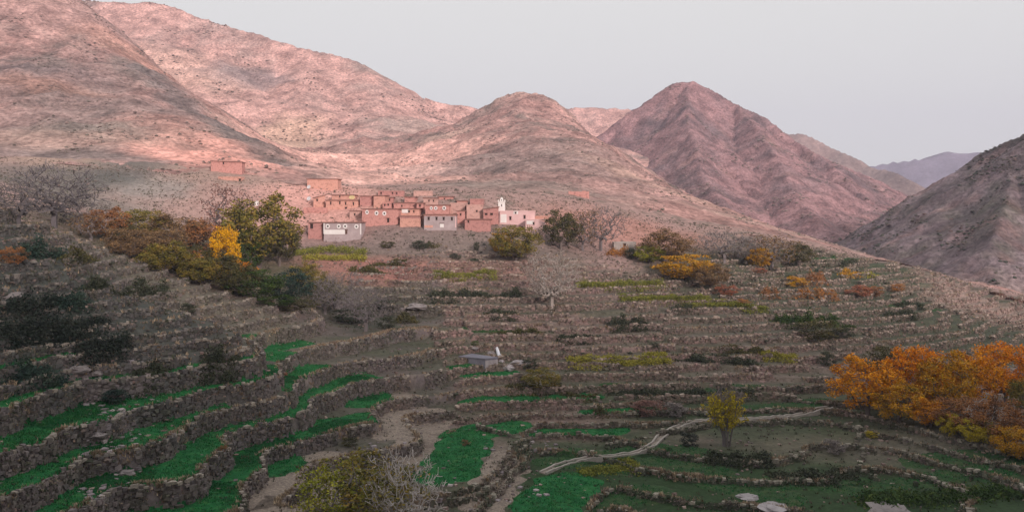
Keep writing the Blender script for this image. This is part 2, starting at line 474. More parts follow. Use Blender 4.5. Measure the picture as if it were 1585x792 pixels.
def near_colour():
    x, y = XX.ravel(), YY.ravel(); g = GR.ravel(); s = side.ravel(); t = tm.ravel(); lip = LIP.ravel()
    n1 = fbm(x / 18, y / 18, 4, 61); n2 = fbm(x / 5, y / 5, 3, 62); n3 = fbm(x / 1.7, y / 1.7, 2, 63)
    n4 = fbm(x / 30, y / 9, 3, 64)
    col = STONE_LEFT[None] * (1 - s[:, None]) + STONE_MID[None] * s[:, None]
    # level ground: stubble and thin herbage
    tread = np.clip(1 - g * 3, 0, 1) * t
    col = over(col, (0.15, 0.125, 0.10), tread * s * 0.7)
    col = over(col, (0.12, 0.10, 0.08), tread * (1 - s) * 0.6)
    col = over(col, SCRUB, np.clip(0.40 + 1.3 * n4, 0, 0.85) * tread)
    # banks: reddish or grey stone, tufts of dry grass
    col = over(col, EARTH_RED, np.clip(0.05 + 1.3 * n1, 0, 0.7) * g * s * sstep(165, 185, y))
    col = over(col, SCRUB, np.clip(-0.15 + 1.2 * n2, 0, 0.6) * g)
    col = over(col, DRY, np.clip(0.25 + 1.2 * n3, 0, 0.9) * np.maximum(lip, 0.3 * g))
    # slope under the village
    up = 1 - t
    col = over(col, (0.34, 0.225, 0.20), up * 0.85)
    col = over(col, (0.12, 0.11, 0.085), np.clip(0.05 + 1.2 * n2 + 0.5 * n1, 0, 0.7) * up)
    P = lambda u, v: at(u, v)
    def patch(u, v, rx, ry, c, k, seed, ymin=70, **kw):
        nonlocal col
        p = at(u, v, ymin)
        col = over(col, c, k * blob(x, y, p, rx, ry, seed=seed, **kw))
    # grassy lower right, mossy left shoulder, and other ground that is really another colour
    patch(1000, 760, 26, 20, MOSS, 0.9, 1); patch(900, 720, 14, 12, MOSS, 0.8, 2); patch(1250, 770, 34, 16, MOSS, 0.92, 3)
    patch(1450, 770, 38, 13, MOSS, 0.85, 4); patch(1180, 650, 26, 12, MOSS, 0.75, 5); patch(1330, 690, 22, 8, (0.11, 0.105, 0.07), 0.7, 6)
    patch(1480, 690, 22, 6, (0.12, 0.105, 0.085), 0.6, 7); patch(1150, 610, 34, 5, MOSS, 0.5, 8)
    patch(1230, 420, 40, 26, (0.07, 0.08, 0.05), 0.85, 9); patch(1400, 440, 34, 22, (0.065, 0.078, 0.05), 0.9, 10); patch(1480, 490, 30, 20, (0.07, 0.078, 0.052), 0.85, 11)
    patch(1350, 530, 40, 12, (0.12, 0.11, 0.085), 0.6, 12)
    patch(1300, 470, 44, 20, (0.08, 0.085, 0.058), 0.8, 70); patch(1130, 500, 30, 14, (0.11, 0.105, 0.08), 0.6, 71); patch(1470, 510, 44, 20, (0.075, 0.08, 0.055), 0.85, 72); patch(1560, 540, 30, 14, (0.075, 0.08, 0.055), 0.8, 80); patch(1180, 440, 30, 18, (0.08, 0.085, 0.058), 0.75, 73); patch(1380, 425, 30, 16, (0.06, 0.075, 0.045), 0.85, 74); patch(760, 470, 40, 8, (0.12, 0.11, 0.085), 0.5, 75); patch(900, 590, 44, 6, (0.10, 0.10, 0.07), 0.6, 76)
    patch(60, 420, 26, 16, (0.06, 0.07, 0.062), 0.85, 13); patch(40, 500, 22, 7, (0.052, 0.062, 0.058), 0.75, 14); patch(190, 450, 26, 9, (0.085, 0.082, 0.072), 0.8, 15)
    patch(60, 560, 20, 5, (0.06, 0.07, 0.055), 0.6, 16); patch(300, 475, 26, 10, (0.12, 0.11, 0.092), 0.7, 77); patch(120, 470, 26, 12, (0.075, 0.078, 0.07), 0.75, 78); patch(110, 262, 44, 14, (0.42, 0.28, 0.245), 0.55, 79, 240); patch(60, 640, 16, 5, (0.09, 0.085, 0.08), 0.6, 17)
    patch(330, 470, 20, 12, (0.17, 0.15, 0.115), 0.7, 18)
    patch(380, 400, 40, 22, (0.10, 0.10, 0.06), 0.75, 19, 190); patch(240, 400, 30, 22, (0.10, 0.095, 0.06), 0.75, 20, 190)
    patch(520, 490, 16, 14, (0.075, 0.075, 0.06), 0.7, 21)
    patch(640, 400, 30, 14, (0.13, 0.115, 0.09), 0.65, 22); patch(780, 400, 24, 14, (0.13, 0.115, 0.09), 0.65, 23); patch(640, 420, 34, 8, EARTH_RED, 0.45, 24)
    patch(560, 415, 16, 8, EARTH_RED, 0.55, 25)
    patch(490, 345, 26, 16, (0.50, 0.26, 0.22), 0.8, 26); patch(450, 310, 32, 24, (0.60, 0.33, 0.28), 0.85, 27); patch(370, 285, 34, 30, (0.66, 0.36, 0.31), 0.95, 68, 250); patch(400, 330, 24, 14, (0.52, 0.28, 0.24), 0.8, 69, 250); patch(960, 355, 26, 16, (0.42, 0.20, 0.16), 0.6, 28)
    patch(250, 270, 40, 22, (0.20, 0.18, 0.15), 0.7, 29, 230); patch(170, 300, 34, 22, (0.15, 0.145, 0.125), 0.7, 30, 230); patch(330, 310, 20, 14, (0.42, 0.26, 0.23), 0.6, 31, 250)
    patch(60, 270, 28, 18, (0.13, 0.12, 0.11), 0.6, 32, 230)
    patch(235, 300, 12, 16, (0.30, 0.27, 0.25), 0.6, 36, 230); patch(195, 265, 10, 20, (0.10, 0.10, 0.095), 0.6, 37, 230); patch(90, 240, 14, 14, (0.40, 0.28, 0.22), 0.6, 38, 230); patch(300, 330, 24, 8, (0.36, 0.24, 0.21), 0.6, 39, 250)
    patch(560, 372, 30, 10, (0.22, 0.16, 0.15), 0.6, 60); patch(700, 372, 40, 10, (0.20, 0.155, 0.14), 0.6, 63)
    patch(1560, 487, 30, 10, (0.30, 0.22, 0.19), 0.85, 33); patch(1480, 445, 10, 12, (0.30, 0.22, 0.19), 0.85, 34)
    patch(850, 660, 12, 5, (0.20, 0.135, 0.115), 0.5, 35)
    # stony gully between the lower left fields
    for k, (u, v) in enumerate(((215, 590), (150, 600), (165, 690), (190, 660), (180, 730), (160, 780), (120, 575))):
        patch(u, v, 2.2, 2.0, (0.20, 0.17, 0.17), 0.6, 40 + k, amp=0.6)
    for k, (u, v, rx, ry) in enumerate(((610, 650, 3.0, 14), (655, 680, 3.0, 12), (470, 745, 5.5, 8), (775, 715, 3.0, 12), (400, 785, 6, 3))):
        patch(u, v, rx, ry, (0.20, 0.155, 0.13), 0.85, 50 + k, amp=0.25, soft=0.3)
    return np.clip(col, 0.015, 0.7)

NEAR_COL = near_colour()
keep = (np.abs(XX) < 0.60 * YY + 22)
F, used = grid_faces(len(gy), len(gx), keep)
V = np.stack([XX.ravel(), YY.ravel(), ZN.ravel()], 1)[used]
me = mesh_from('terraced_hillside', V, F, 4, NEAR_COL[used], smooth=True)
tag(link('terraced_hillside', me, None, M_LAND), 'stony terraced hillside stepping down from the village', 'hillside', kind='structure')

# ------------------------------------------------------------------ slopes above the village (same fitted surface, coarser)
def upper_rough(x, y):
    a = sstep(300, 380, y)
    rg = 1 - np.abs(fbm(x / 55 + 0.2 * noise(x / 30, y / 30, 71), y / 85, 3, 72)) * 2
    return sstep(640, 740, y) * 4.0 * fbm(x / 16, y / 16, 4, 75, 0.6) + a * (4.2 * rg - 1.6) + a * 2.6 * fbm(x / 24, y / 24, 5, 73, 0.6) + 0.42 * fbm(x / 7, y / 7, 4, 31) + 0.9 * noise(x / 24, y / 24, 33) + 0.8 * a * fbm(x / 6, y / 6, 3, 74)

def upper_slope():
    gs = 1.6
    ux = np.arange(-480, 300, gs); uy = np.arange(300, 900, gs)
    X, Y = np.meshgrid(ux, uy)
    cx = np.arange(-500, 330, 8.0); c_y = np.arange(280, 930, 8.0)
    Z = land(*np.meshgrid(cx, c_y))
    def up(Zc, p):
        i = np.floor(p).astype(int); t = (p - i)[:, None]
        a, b, c, d = Zc[i - 1], Zc[i], Zc[i + 1], Zc[i + 2]
        return b + 0.5 * t * (c - a + t * (2 * a - 5 * b + 4 * c - d + t * (3 * (b - c) + d - a)))
    Zf = up(Z, (uy - 280) / 8.0); Zf = up(Zf.T.copy(), (ux + 500) / 8.0).T
    Zf = Zf + upper_rough(X, Y) - 0.25 * (1 - sstep(308, 316, Y))
    x, y = X.ravel(), Y.ravel()
    n1 = fbm(x / 40, y / 40, 4, 81); n2 = fbm(x / 11, y / 11, 4, 82)
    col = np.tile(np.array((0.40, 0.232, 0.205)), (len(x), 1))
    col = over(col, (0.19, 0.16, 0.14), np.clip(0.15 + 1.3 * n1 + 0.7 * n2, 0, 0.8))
    def patch(u, v, d, rx, ry, c, k, seed, **kw):
        nonlocal col
        col = over(col, c, k * blob(x, y, px(u, v, d), rx, ry, seed=seed, **kw))
    # near left ridge
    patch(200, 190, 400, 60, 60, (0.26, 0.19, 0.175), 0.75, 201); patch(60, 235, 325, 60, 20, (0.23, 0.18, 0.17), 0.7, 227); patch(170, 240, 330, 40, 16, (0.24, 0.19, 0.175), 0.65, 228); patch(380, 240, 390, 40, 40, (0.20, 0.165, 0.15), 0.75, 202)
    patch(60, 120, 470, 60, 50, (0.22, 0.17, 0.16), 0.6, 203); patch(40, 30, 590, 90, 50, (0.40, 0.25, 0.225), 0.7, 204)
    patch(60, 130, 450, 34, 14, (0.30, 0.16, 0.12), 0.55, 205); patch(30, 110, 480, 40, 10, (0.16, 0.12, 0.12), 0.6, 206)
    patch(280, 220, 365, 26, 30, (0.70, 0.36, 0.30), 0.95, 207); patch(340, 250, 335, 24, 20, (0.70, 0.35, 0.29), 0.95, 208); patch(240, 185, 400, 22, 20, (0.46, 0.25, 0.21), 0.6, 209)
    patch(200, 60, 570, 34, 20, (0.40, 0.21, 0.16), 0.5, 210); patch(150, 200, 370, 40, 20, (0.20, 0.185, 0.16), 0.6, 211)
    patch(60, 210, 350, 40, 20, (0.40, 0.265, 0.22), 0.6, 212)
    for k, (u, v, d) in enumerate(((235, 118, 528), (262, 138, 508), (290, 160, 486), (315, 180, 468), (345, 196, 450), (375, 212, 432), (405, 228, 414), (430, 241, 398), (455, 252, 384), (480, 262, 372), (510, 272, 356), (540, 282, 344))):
        patch(u - 8, v + 9, d - 6, 13, 13, (0.15, 0.13, 0.125), 0.75, 260 + k)  # dark outcrop blobs along the crest, with shade painted in
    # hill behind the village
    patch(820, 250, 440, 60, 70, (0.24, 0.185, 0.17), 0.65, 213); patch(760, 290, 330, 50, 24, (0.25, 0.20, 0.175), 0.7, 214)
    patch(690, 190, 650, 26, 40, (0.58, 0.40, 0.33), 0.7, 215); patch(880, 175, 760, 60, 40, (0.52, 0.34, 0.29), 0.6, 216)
    patch(1010, 285, 410, 12, 60, (0.50, 0.33, 0.27), 0.6, 217, rot=0.5); patch(1180, 352, 345, 50, 8, (0.46, 0.31, 0.26), 0.7, 218); patch(960, 300, 360, 50, 30, (0.36, 0.22, 0.20), 0.5, 219)  # pale strips paint the light along the falling crest line
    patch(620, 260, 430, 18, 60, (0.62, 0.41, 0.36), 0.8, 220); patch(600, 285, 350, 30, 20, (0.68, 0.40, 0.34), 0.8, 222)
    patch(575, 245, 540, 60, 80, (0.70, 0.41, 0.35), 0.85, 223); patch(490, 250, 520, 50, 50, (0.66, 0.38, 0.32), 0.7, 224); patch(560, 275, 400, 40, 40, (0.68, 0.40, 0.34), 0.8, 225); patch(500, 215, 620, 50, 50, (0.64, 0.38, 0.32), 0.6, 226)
    keep = (np.abs(X) < 0.62 * Y + 30) & (Zf > -48)
    F, used = grid_faces(len(uy), len(ux), keep)
    V = np.stack([x, y, Zf.ravel()], 1)[used]
    return V, F, np.clip(col, 0.02, 0.7)[used]
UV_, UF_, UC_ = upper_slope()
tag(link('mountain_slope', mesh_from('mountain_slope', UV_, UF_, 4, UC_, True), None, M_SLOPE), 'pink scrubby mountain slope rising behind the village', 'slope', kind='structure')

# ------------------------------------------------------------------ farther mountains: wedges falling from a crest line
def wedge(X, Y, lines, D, L):
    Zb = np.full(X.shape, -1e9); S = np.zeros(X.shape); DD = np.zeros(X.shape)
    s0 = 0
    for ln in lines:
        for a, b in zip(ln[:-1], ln[1:]):
            ax, ay, az = a; bx, by, bz = b
            dx, dy = bx - ax, by - ay; l2 = dx * dx + dy * dy
            t = np.clip(((X - ax) * dx + (Y - ay) * dy) / l2, 0, 1)
            d = np.hypot(X - ax - t * dx, Y - ay - t * dy)
            zc = az + t * (bz - az); z = zc - (zc + D) * (1 - np.exp(-d / L))
            m = z > Zb
            Zb[m] = z[m]; S[m] = (s0 + t * math.sqrt(l2))[m]; DD[m] = d[m]
            s0 += math.sqrt(l2)
    return Zb, S, DD

def far_mountain(name, label, lines, D, L, box, gs, amp, colf, mat, seed, crest_rough=1.0, front=None):
    xs = np.arange(box[0], box[1], gs); ys = np.arange(box[2], box[3], gs)
    X, Y = np.meshgrid(xs, ys)
    wx = X + amp * 1.5 * noise(X / (amp * 14), Y / (amp * 14), seed); wy = Y + amp * 1.5 * noise(X / (amp * 14), Y / (amp * 14), seed + 1)
    Z, S, DD = wedge(wx * 0.5 + X * 0.5, wy * 0.5 + Y * 0.5, lines, D, L)
    k = 1 - np.exp(-DD / (amp * 6))
    gul = np.abs(noise(S / (amp * 7) + 0.6 * noise(X / (amp * 9), Y / (amp * 9), seed + 5), DD / (amp * 50), seed + 2))
    gul2 = np.abs(noise(S / (amp * 2.6), DD / (amp * 16), seed + 3))
    Z = Z - k * amp * (1.5 - 2.6 * gul) * 0.5 - k * amp * 0.45 * (1 - 2 * gul2) + amp * 0.5 * crest_rough * fbm(X / (amp * 3), Y / (amp * 3), 5, seed + 4, 0.62) + k * amp * 0.9 * fbm(X / (amp * 6), Y / (amp * 8), 4, seed + 8)
    x, y = X.ravel(), Y.ravel()
    col = np.clip(colf(x, y, DD.ravel(), gul.ravel()), 0.02, 0.7)
    keep = (Z > -60) & (np.abs(X) < 0.66 * Y + 60)
    if front is not None:
        keep &= Y > np.interp(X, front[0], front[1])
    F, used = grid_faces(len(ys), len(xs), keep)
    V = np.stack([x, y, Z.ravel()], 1)[used]
    o = link(name, mesh_from(name, V, F, 4, col[used], True), None, mat)
    tag(o, label, 'mountain', kind='structure')
    return V, col[used]

def W(*a):
    return [px(*q) for q in a]

def col_m1(x, y, d, g):
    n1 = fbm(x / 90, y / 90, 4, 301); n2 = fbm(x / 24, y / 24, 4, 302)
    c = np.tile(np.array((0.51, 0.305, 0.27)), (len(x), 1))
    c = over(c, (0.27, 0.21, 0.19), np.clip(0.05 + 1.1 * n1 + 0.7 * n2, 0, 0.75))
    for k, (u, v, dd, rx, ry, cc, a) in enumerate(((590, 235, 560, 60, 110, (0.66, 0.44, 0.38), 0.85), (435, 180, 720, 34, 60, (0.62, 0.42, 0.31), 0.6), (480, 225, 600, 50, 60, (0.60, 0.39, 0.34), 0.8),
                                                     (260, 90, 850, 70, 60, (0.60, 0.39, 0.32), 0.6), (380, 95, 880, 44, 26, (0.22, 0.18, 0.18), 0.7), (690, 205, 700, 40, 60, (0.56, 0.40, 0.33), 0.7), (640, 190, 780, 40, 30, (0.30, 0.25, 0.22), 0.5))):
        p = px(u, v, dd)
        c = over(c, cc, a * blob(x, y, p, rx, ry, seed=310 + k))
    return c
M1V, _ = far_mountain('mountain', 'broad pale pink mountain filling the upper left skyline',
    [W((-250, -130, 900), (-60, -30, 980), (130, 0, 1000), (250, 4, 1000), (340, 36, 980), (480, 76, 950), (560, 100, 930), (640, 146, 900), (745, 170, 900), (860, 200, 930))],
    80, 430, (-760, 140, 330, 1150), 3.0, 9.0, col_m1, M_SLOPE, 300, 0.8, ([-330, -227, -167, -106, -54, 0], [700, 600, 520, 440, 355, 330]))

def col_m4(x, y, d, g):
    n1 = fbm(x / 60, y / 60, 4, 401); n2 = fbm(x / 20, y / 20, 4, 402)
    c = np.tile(np.array((0.285, 0.165, 0.165)), (len(x), 1))
    c = over(c, (0.14, 0.105, 0.11), np.clip(0.20 + 1.1 * n1 + 0.8 * n2, 0, 0.85))
    c = over(c, (0.36, 0.215, 0.19), np.clip(-0.2 + 1.2 * fbm(x / 34, y / 34, 3, 403), 0, 0.6))
    return c
M4V, _ = far_mountain('mountain', 'dark red cone shaped mountain with a rounded peak right of the village',
    [W((880, 232, 960), (930, 205, 970), (985, 166, 990), (1020, 141, 1000), (1045, 127, 1000), (1070, 125, 1000), (1095, 134, 1000), (1140, 160, 985), (1185, 182, 960), (1222, 213, 930), (1265, 240, 890), (1305, 272, 840), (1335, 302, 790), (1355, 335, 720), (1375, 368, 650)),
     W((1060, 128, 1000), (1075, 200, 860), (1090, 270, 740), (1130, 325, 640)), W((1140, 160, 985), (1200, 240, 820), (1240, 310, 690), (1270, 350, 620))],
    120, 300, (30, 460, 480, 1250), 2.6, 8.0, col_m4, M_SLOPE, 400, 1.3)

M8V, _ = far_mountain('mountain', 'pale saddle between the village hill and the cone mountain',
    [W((700, 215, 1400), (780, 185, 1380), (840, 172, 1350), (890, 166, 1300), (930, 167, 1300), (975, 168, 1290), (1040, 178, 1280), (1100, 200, 1250))],
    150, 420, (-120, 360, 860, 1500), 4.5, 9.0, col_m1, M_SLOPE, 800, 0.9)

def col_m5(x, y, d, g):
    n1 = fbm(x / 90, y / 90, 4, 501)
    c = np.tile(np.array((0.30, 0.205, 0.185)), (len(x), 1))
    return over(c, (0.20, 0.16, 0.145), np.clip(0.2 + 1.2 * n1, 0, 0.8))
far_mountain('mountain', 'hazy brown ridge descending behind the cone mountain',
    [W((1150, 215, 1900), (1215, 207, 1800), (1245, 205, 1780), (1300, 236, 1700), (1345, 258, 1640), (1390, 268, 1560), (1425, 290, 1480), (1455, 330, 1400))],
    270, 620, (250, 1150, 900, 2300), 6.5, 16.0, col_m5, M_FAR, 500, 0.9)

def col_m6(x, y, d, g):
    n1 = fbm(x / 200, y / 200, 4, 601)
    c = np.tile(np.array((0.24, 0.20, 0.25)), (len(x), 1))  # lilac cast of distant haze put into the rock colour
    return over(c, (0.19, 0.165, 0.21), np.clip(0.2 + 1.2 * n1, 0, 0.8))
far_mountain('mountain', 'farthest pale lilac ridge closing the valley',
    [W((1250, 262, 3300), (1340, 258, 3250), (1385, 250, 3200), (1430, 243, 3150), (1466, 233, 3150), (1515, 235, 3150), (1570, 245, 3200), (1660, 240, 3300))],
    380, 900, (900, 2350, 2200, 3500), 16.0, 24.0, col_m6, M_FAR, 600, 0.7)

def col_m7(x, y, d, g):
    n1 = fbm(x / 30, y / 30, 4, 701); n2 = fbm(x / 9, y / 9, 4, 702)
    c = np.tile(np.array((0.185, 0.14, 0.15)), (len(x), 1))
    c = over(c, (0.10, 0.095, 0.075), np.clip(0.25 + 1.1 * n1 + 0.7 * n2, 0, 0.85))
    c = over(c, (0.26, 0.155, 0.14), np.clip(-0.1 + 1.2 * fbm(x / 16, y / 16, 3, 703), 0, 0.65))
    return over(c, (0.25, 0.19, 0.17), 0.7 * blob(x, y, px(1540, 440, 330), 40, 22, seed=77))
M7V, _ = far_mountain('mountain', 'dark scrubby mountain flank at the right edge',
    [W((1900, 60, 430), (1740, 130, 450), (1640, 175, 465), (1590, 208, 480), (1555, 220, 490), (1512, 240, 500), (1475, 268, 510), (1440, 300, 520), (1415, 326, 532), (1390, 352, 545), (1362, 388, 560)),
     W((1590, 208, 480), (1560, 300, 420), (1530, 380, 370))],
    150, 250, (150, 480, 300, 720), 1.7, 5.0, col_m7, M_SLOPE, 700, 1.2)

# ------------------------------------------------------------------ valley floor, and the unseen camera-side hill added to shade the lower terraces
gm = MB(); gm.box(-3600, 3600, -3600, 3600, -62, -60)
tag(gm.build('ground', mat_mottle('valley_earth', (0.16, 0.12, 0.10), (0.26, 0.19, 0.16), 0.02, 0)), 'valley floor reaching to the horizon', 'ground', kind='structure')

def shade_hill_grid():
    gs = 6.0
    xs = np.arange(-560, 760, gs); ys = np.arange(-620, 92, gs)
    X, Y = np.meshgrid(xs, ys)
    crest = CREST_H + CREST_T * X + 14 * noise(X / 130, X * 0 + 3.3, 801)
    up = 1 - np.abs(Y + 350) / 350.0
    Z = np.where(Y > 0, -2.2 - 0.50 * Y, -2.2 + crest * np.clip(up, -0.4, 1)) + np.where(Y < -12, 4.0 * fbm(X / 50, Y / 50, 4, 802), 0) * np.clip(-Y / 60, 0, 1)
    Z = Z - 6 * sstep(5, 30, np.abs(X)) * (Y > -30) * (Y < 40) * 0.3
    F, used = grid_faces(len(ys), len(xs), np.ones_like(X, bool))
    col = np.tile(np.array((0.22, 0.17, 0.14)), (X.size, 1)) * (1 + 0.3 * fbm(X.ravel() / 30, Y.ravel() / 30, 3, 803))[:, None]
    return np.stack([X.ravel(), Y.ravel(), Z.ravel()], 1), F, col
CREST_H, CREST_T = 178.0, 0.05  # crest height set so the added hill shades the foreground
v_, f_, c_ = shade_hill_grid()
tag(link('shade_hill', mesh_from('shade_hill', v_, f_, 4, c_, True), None, M_SLOPE), 'unseen camera-side hill, its crest added to shade the lower valley', 'hill', kind='structure')

# ------------------------------------------------------------------ haze in the valley air
hm = MB(); hm.box(-3700, 3700, -3700, 3700, -64, 420)
haze = hm.build('haze', None)
m = bpy.data.materials.new('haze_air'); m.use_nodes = True
nt = m.node_tree; nt.nodes.clear()
o_ = nt.nodes.new('ShaderNodeOutputMaterial'); pv = nt.nodes.new('ShaderNodeVolumePrincipled')
pv.inputs['Color'].default_value = (0.74, 0.73, 0.93, 1)
pv.inputs['Density'].default_value = 0.00019
nt.links.new(pv.outputs[0], o_.inputs['Volume'])
haze.data.materials.append(m)
tag(haze, 'thin bluish haze hanging in the valley air', 'haze', kind='stuff')
# ------------------------------------------------------------------ dry stone walls holding the terraces: courses of rough stones along each level line
def wall_columns(Z, levels, li, run, mask):
    """grid points where the wall face of step li passes: x, y, downhill normal"""
    st = levels[li + 1] - levels[li]
    T = Z - (levels[li + 1] - run * SLOPE * 0.5)
    s = T > 0
    out = []
    for ax in (0, 1):
        if ax == 0: c = s[1:, :] != s[:-1, :]; m = mask[1:, :]
        else: c = s[:, 1:] != s[:, :-1]; m = mask[:, 1:]
        iy, ix = np.nonzero(c & m)
        if ax == 0:
            a, b = T[iy, ix], T[iy + 1, ix]; t = a / (a - b)
            x = gx[ix]; y = gy[iy] + t * GS
        else:
            a, b = T[iy, ix], T[iy, ix + 1]; t = a / (a - b)
            x = gx[ix] + t * GS; y = gy[iy]
        n = np.stack([-sx[iy, ix], -sy[iy, ix]], 1); n /= np.linalg.norm(n, axis=1)[:, None] + 1e-9
        dom = (np.abs(n[:, 1]) >= np.abs(n[:, 0])) if ax == 0 else (np.abs(n[:, 0]) > np.abs(n[:, 1]))
        out.append(np.concatenate([x[dom, None], y[dom, None], n[dom]], 1))
    return np.concatenate(out)

M_STONE, nt, b = new_mat('wall_stone')
a_ = nd(nt, 'ShaderNodeAttribute', attribute_name='Col')
n2 = tex_noise(nt, 4.0, 4, 0.7); r2 = ramp(nt, [(0.3, (0.65,) * 3), (0.7, (1.35,) * 3)])
nt.links.new(n2.outputs['Fac'], r2.inputs[0]); nt.links.new(mul(nt, a_.outputs['Color'], r2.outputs[0]), b.inputs['Base Color'])

NC3 = NEAR_COL.reshape(XX.shape + (3,))
WALLPTS = []
def stone_wall(cols, zlo, zhi, pal, cap, label, seed, gap=0.2):
    rng = np.random.default_rng(seed)
    brk = fbm(cols[:, 0] / 7, cols[:, 1] / 7, 2, seed) > -0.55 + gap
    cols = cols[brk]
    if len(cols) < 15: return
    ch = 0.36 if zhi - zlo > 2 else 0.31
    nc = int(np.ceil((zhi - zlo) / ch))
    X = []; 
    k = len(cols)
    top = zhi + 0.15 + 0.34 * noise(cols[:, 0] / 2.6, cols[:, 1] / 2.6, seed + 3) + rng.normal(0, .08, k)
    low = np.minimum(hz(cols[:, 0] + cols[:, 2] * .7, cols[:, 1] + cols[:, 3] * .7), top - .3) - 0.15
    P = []; C = []; S = []; A = []
    ang = np.arctan2(cols[:, 3], cols[:, 2])
    nmax = int(np.ceil(((top - low) / ch).max()))
    thick = fbm(cols[:, 0] / 3, cols[:, 1] / 3, 2, seed + 5)
    tone = fbm(cols[:, 0] / 6, cols[:, 1] / 6, 3, seed + 6)
    for j in range(nmax):
        zc = top - ch * (j + .5)
        ok = (zc > low - ch * .6) & (rng.random(k) > 0.10)
        q = np.nonzero(ok)[0]
        if not len(q): break
        bat = 0.10 + 0.16 * (top[q] - zc[q])                          # the face leans back
        off = bat - 0.22 + 0.22 * thick[q] + rng.normal(0, .07, len(q))
        tx = rng.normal(0, .10, len(q))
        P.append(np.stack([cols[q, 0] + cols[q, 2] * off - cols[q, 3] * tx, cols[q, 1] + cols[q, 3] * off + cols[q, 2] * tx, zc[q] + rng.normal(0, .05, len(q))], 1))
        big = (1 + .55 * np.clip(rng.normal(0, 1, len(q)), -.9, 2.2) * .5)[:, None]
        S.append(big * np.stack([rng.uniform(.16, .30, len(q)), rng.uniform(.16, .36, len(q)), rng.uniform(.12, .22, len(q))], 1))
        A.append(ang[q] + rng.normal(0, .25, len(q)))
        base = np.array(pal)[rng.integers(0, len(pal), len(q))] * np.clip(1 + .55 * tone[q] + rng.normal(0, .18, len(q)), .4, 1.7)[:, None]
        gc = gnear(NC3, cols[q, 0] + cols[q, 2] * .3, cols[q, 1] + cols[q, 3] * .3)
        base = lerp(base, gc * rng.uniform(.7, 1.5, (len(q), 1)), .6)
        if j == 0:
            w = (rng.random(len(q)) < .5)[:, None]; base = np.where(w, np.array(cap) * rng.uniform(.75, 1.15, (len(q), 1)), base)
        C.append(base)
    WALLPTS.append(np.stack([cols[:, 0], cols[:, 1], top, low, cols[:, 2], cols[:, 3]], 1))
    P = np.concatenate(P); S = np.concatenate(S); A = np.concatenate(A); C = np.concatenate(C); n = len(P)
    cb = np.array([(x_, y_, z_) for x_ in (-1, 1) for y_ in (-1, 1) for z_ in (-1, 1)], float)
    V = cb[None] * (1 + rng.uniform(-.38, .22, (n, 8, 3))) * S[:, None, :]
    ca, sa = np.cos(A)[:, None], np.sin(A)[:, None]
    V = np.stack([V[..., 0] * ca - V[..., 1] * sa + P[:, None, 0], V[..., 0] * sa + V[..., 1] * ca + P[:, None, 1], V[..., 2] + P[:, None, 2]], 2)
    qd = np.array([(0, 1, 3, 2), (4, 6, 7, 5), (0, 4, 5, 1), (2, 3, 7, 6), (1, 5, 7, 3), (0, 2, 6, 4)])
    F = (np.arange(n)[:, None, None] * 8 + qd[None]).reshape(-1, 4)
    o = link('terrace_wall', mesh_from('terrace_wall', V.reshape(-1, 3), F, 4, np.repeat(np.clip(C, .02, .7), 8, 0)), None, M_STONE)
    tag(o, label, 'wall', kind='structure')
    return n

wv = (np.abs(XX) < 0.59 * YY + 3) & (YY > 82) & (tm > 0.45)
PAL_L = [(0.17, 0.145, 0.145), (0.13, 0.115, 0.12), (0.21, 0.175, 0.17), (0.10, 0.095, 0.095), (0.16, 0.13, 0.12), (0.12, 0.115, 0.085)]
PAL_R = [(0.33, 0.22, 0.205), (0.26, 0.19, 0.18), (0.38, 0.24, 0.22), (0.20, 0.155, 0.15), (0.30, 0.23, 0.20), (0.19, 0.17, 0.13)]
PAL_LOW = [(0.17, 0.14, 0.125), (0.13, 0.12, 0.10), (0.20, 0.165, 0.15), (0.10, 0.105, 0.075)]
N_STONES = 0
for i in range(2, len(LEV_L) - 3):
    c = wall_columns(HS, LEV_L, i, RUN_L, wv & (side < 0.5))
    if len(c) > 15:
        N_STONES += stone_wall(c, LEV_L[i], LEV_L[i + 1], PAL_L, (0.31, 0.27, 0.23) if LEV_L[i] < -17 else (0.21, 0.185, 0.165), 'rough dry stone terrace wall curving round the left spur', 2000 + i, 0.27) or 0
for i in range(2, len(LEV_R) - 3):
    c = wall_columns(HS + warp, LEV_R, i, RUN_R, wv & (side >= 0.5))
    if len(c) > 15:
        wz = gnear(warp, c[:, 0], c[:, 1])
        for wq in np.unique(np.round(wz, 2)):
            cc = c[np.abs(wz - wq) < .01]
            if len(cc) > 12:
                N_STONES += stone_wall(cc, LEV_R[i] - wq, LEV_R[i + 1] - wq, PAL_R if LEV_R[i] > -38 else PAL_LOW, (0.37, 0.295, 0.25) if LEV_R[i] > -38 else (0.29, 0.26, 0.215), 'low pinkish dry stone terrace wall crossing the slope below the village', 2100 + i, 0.08) or 0
print('STONES', N_STONES)

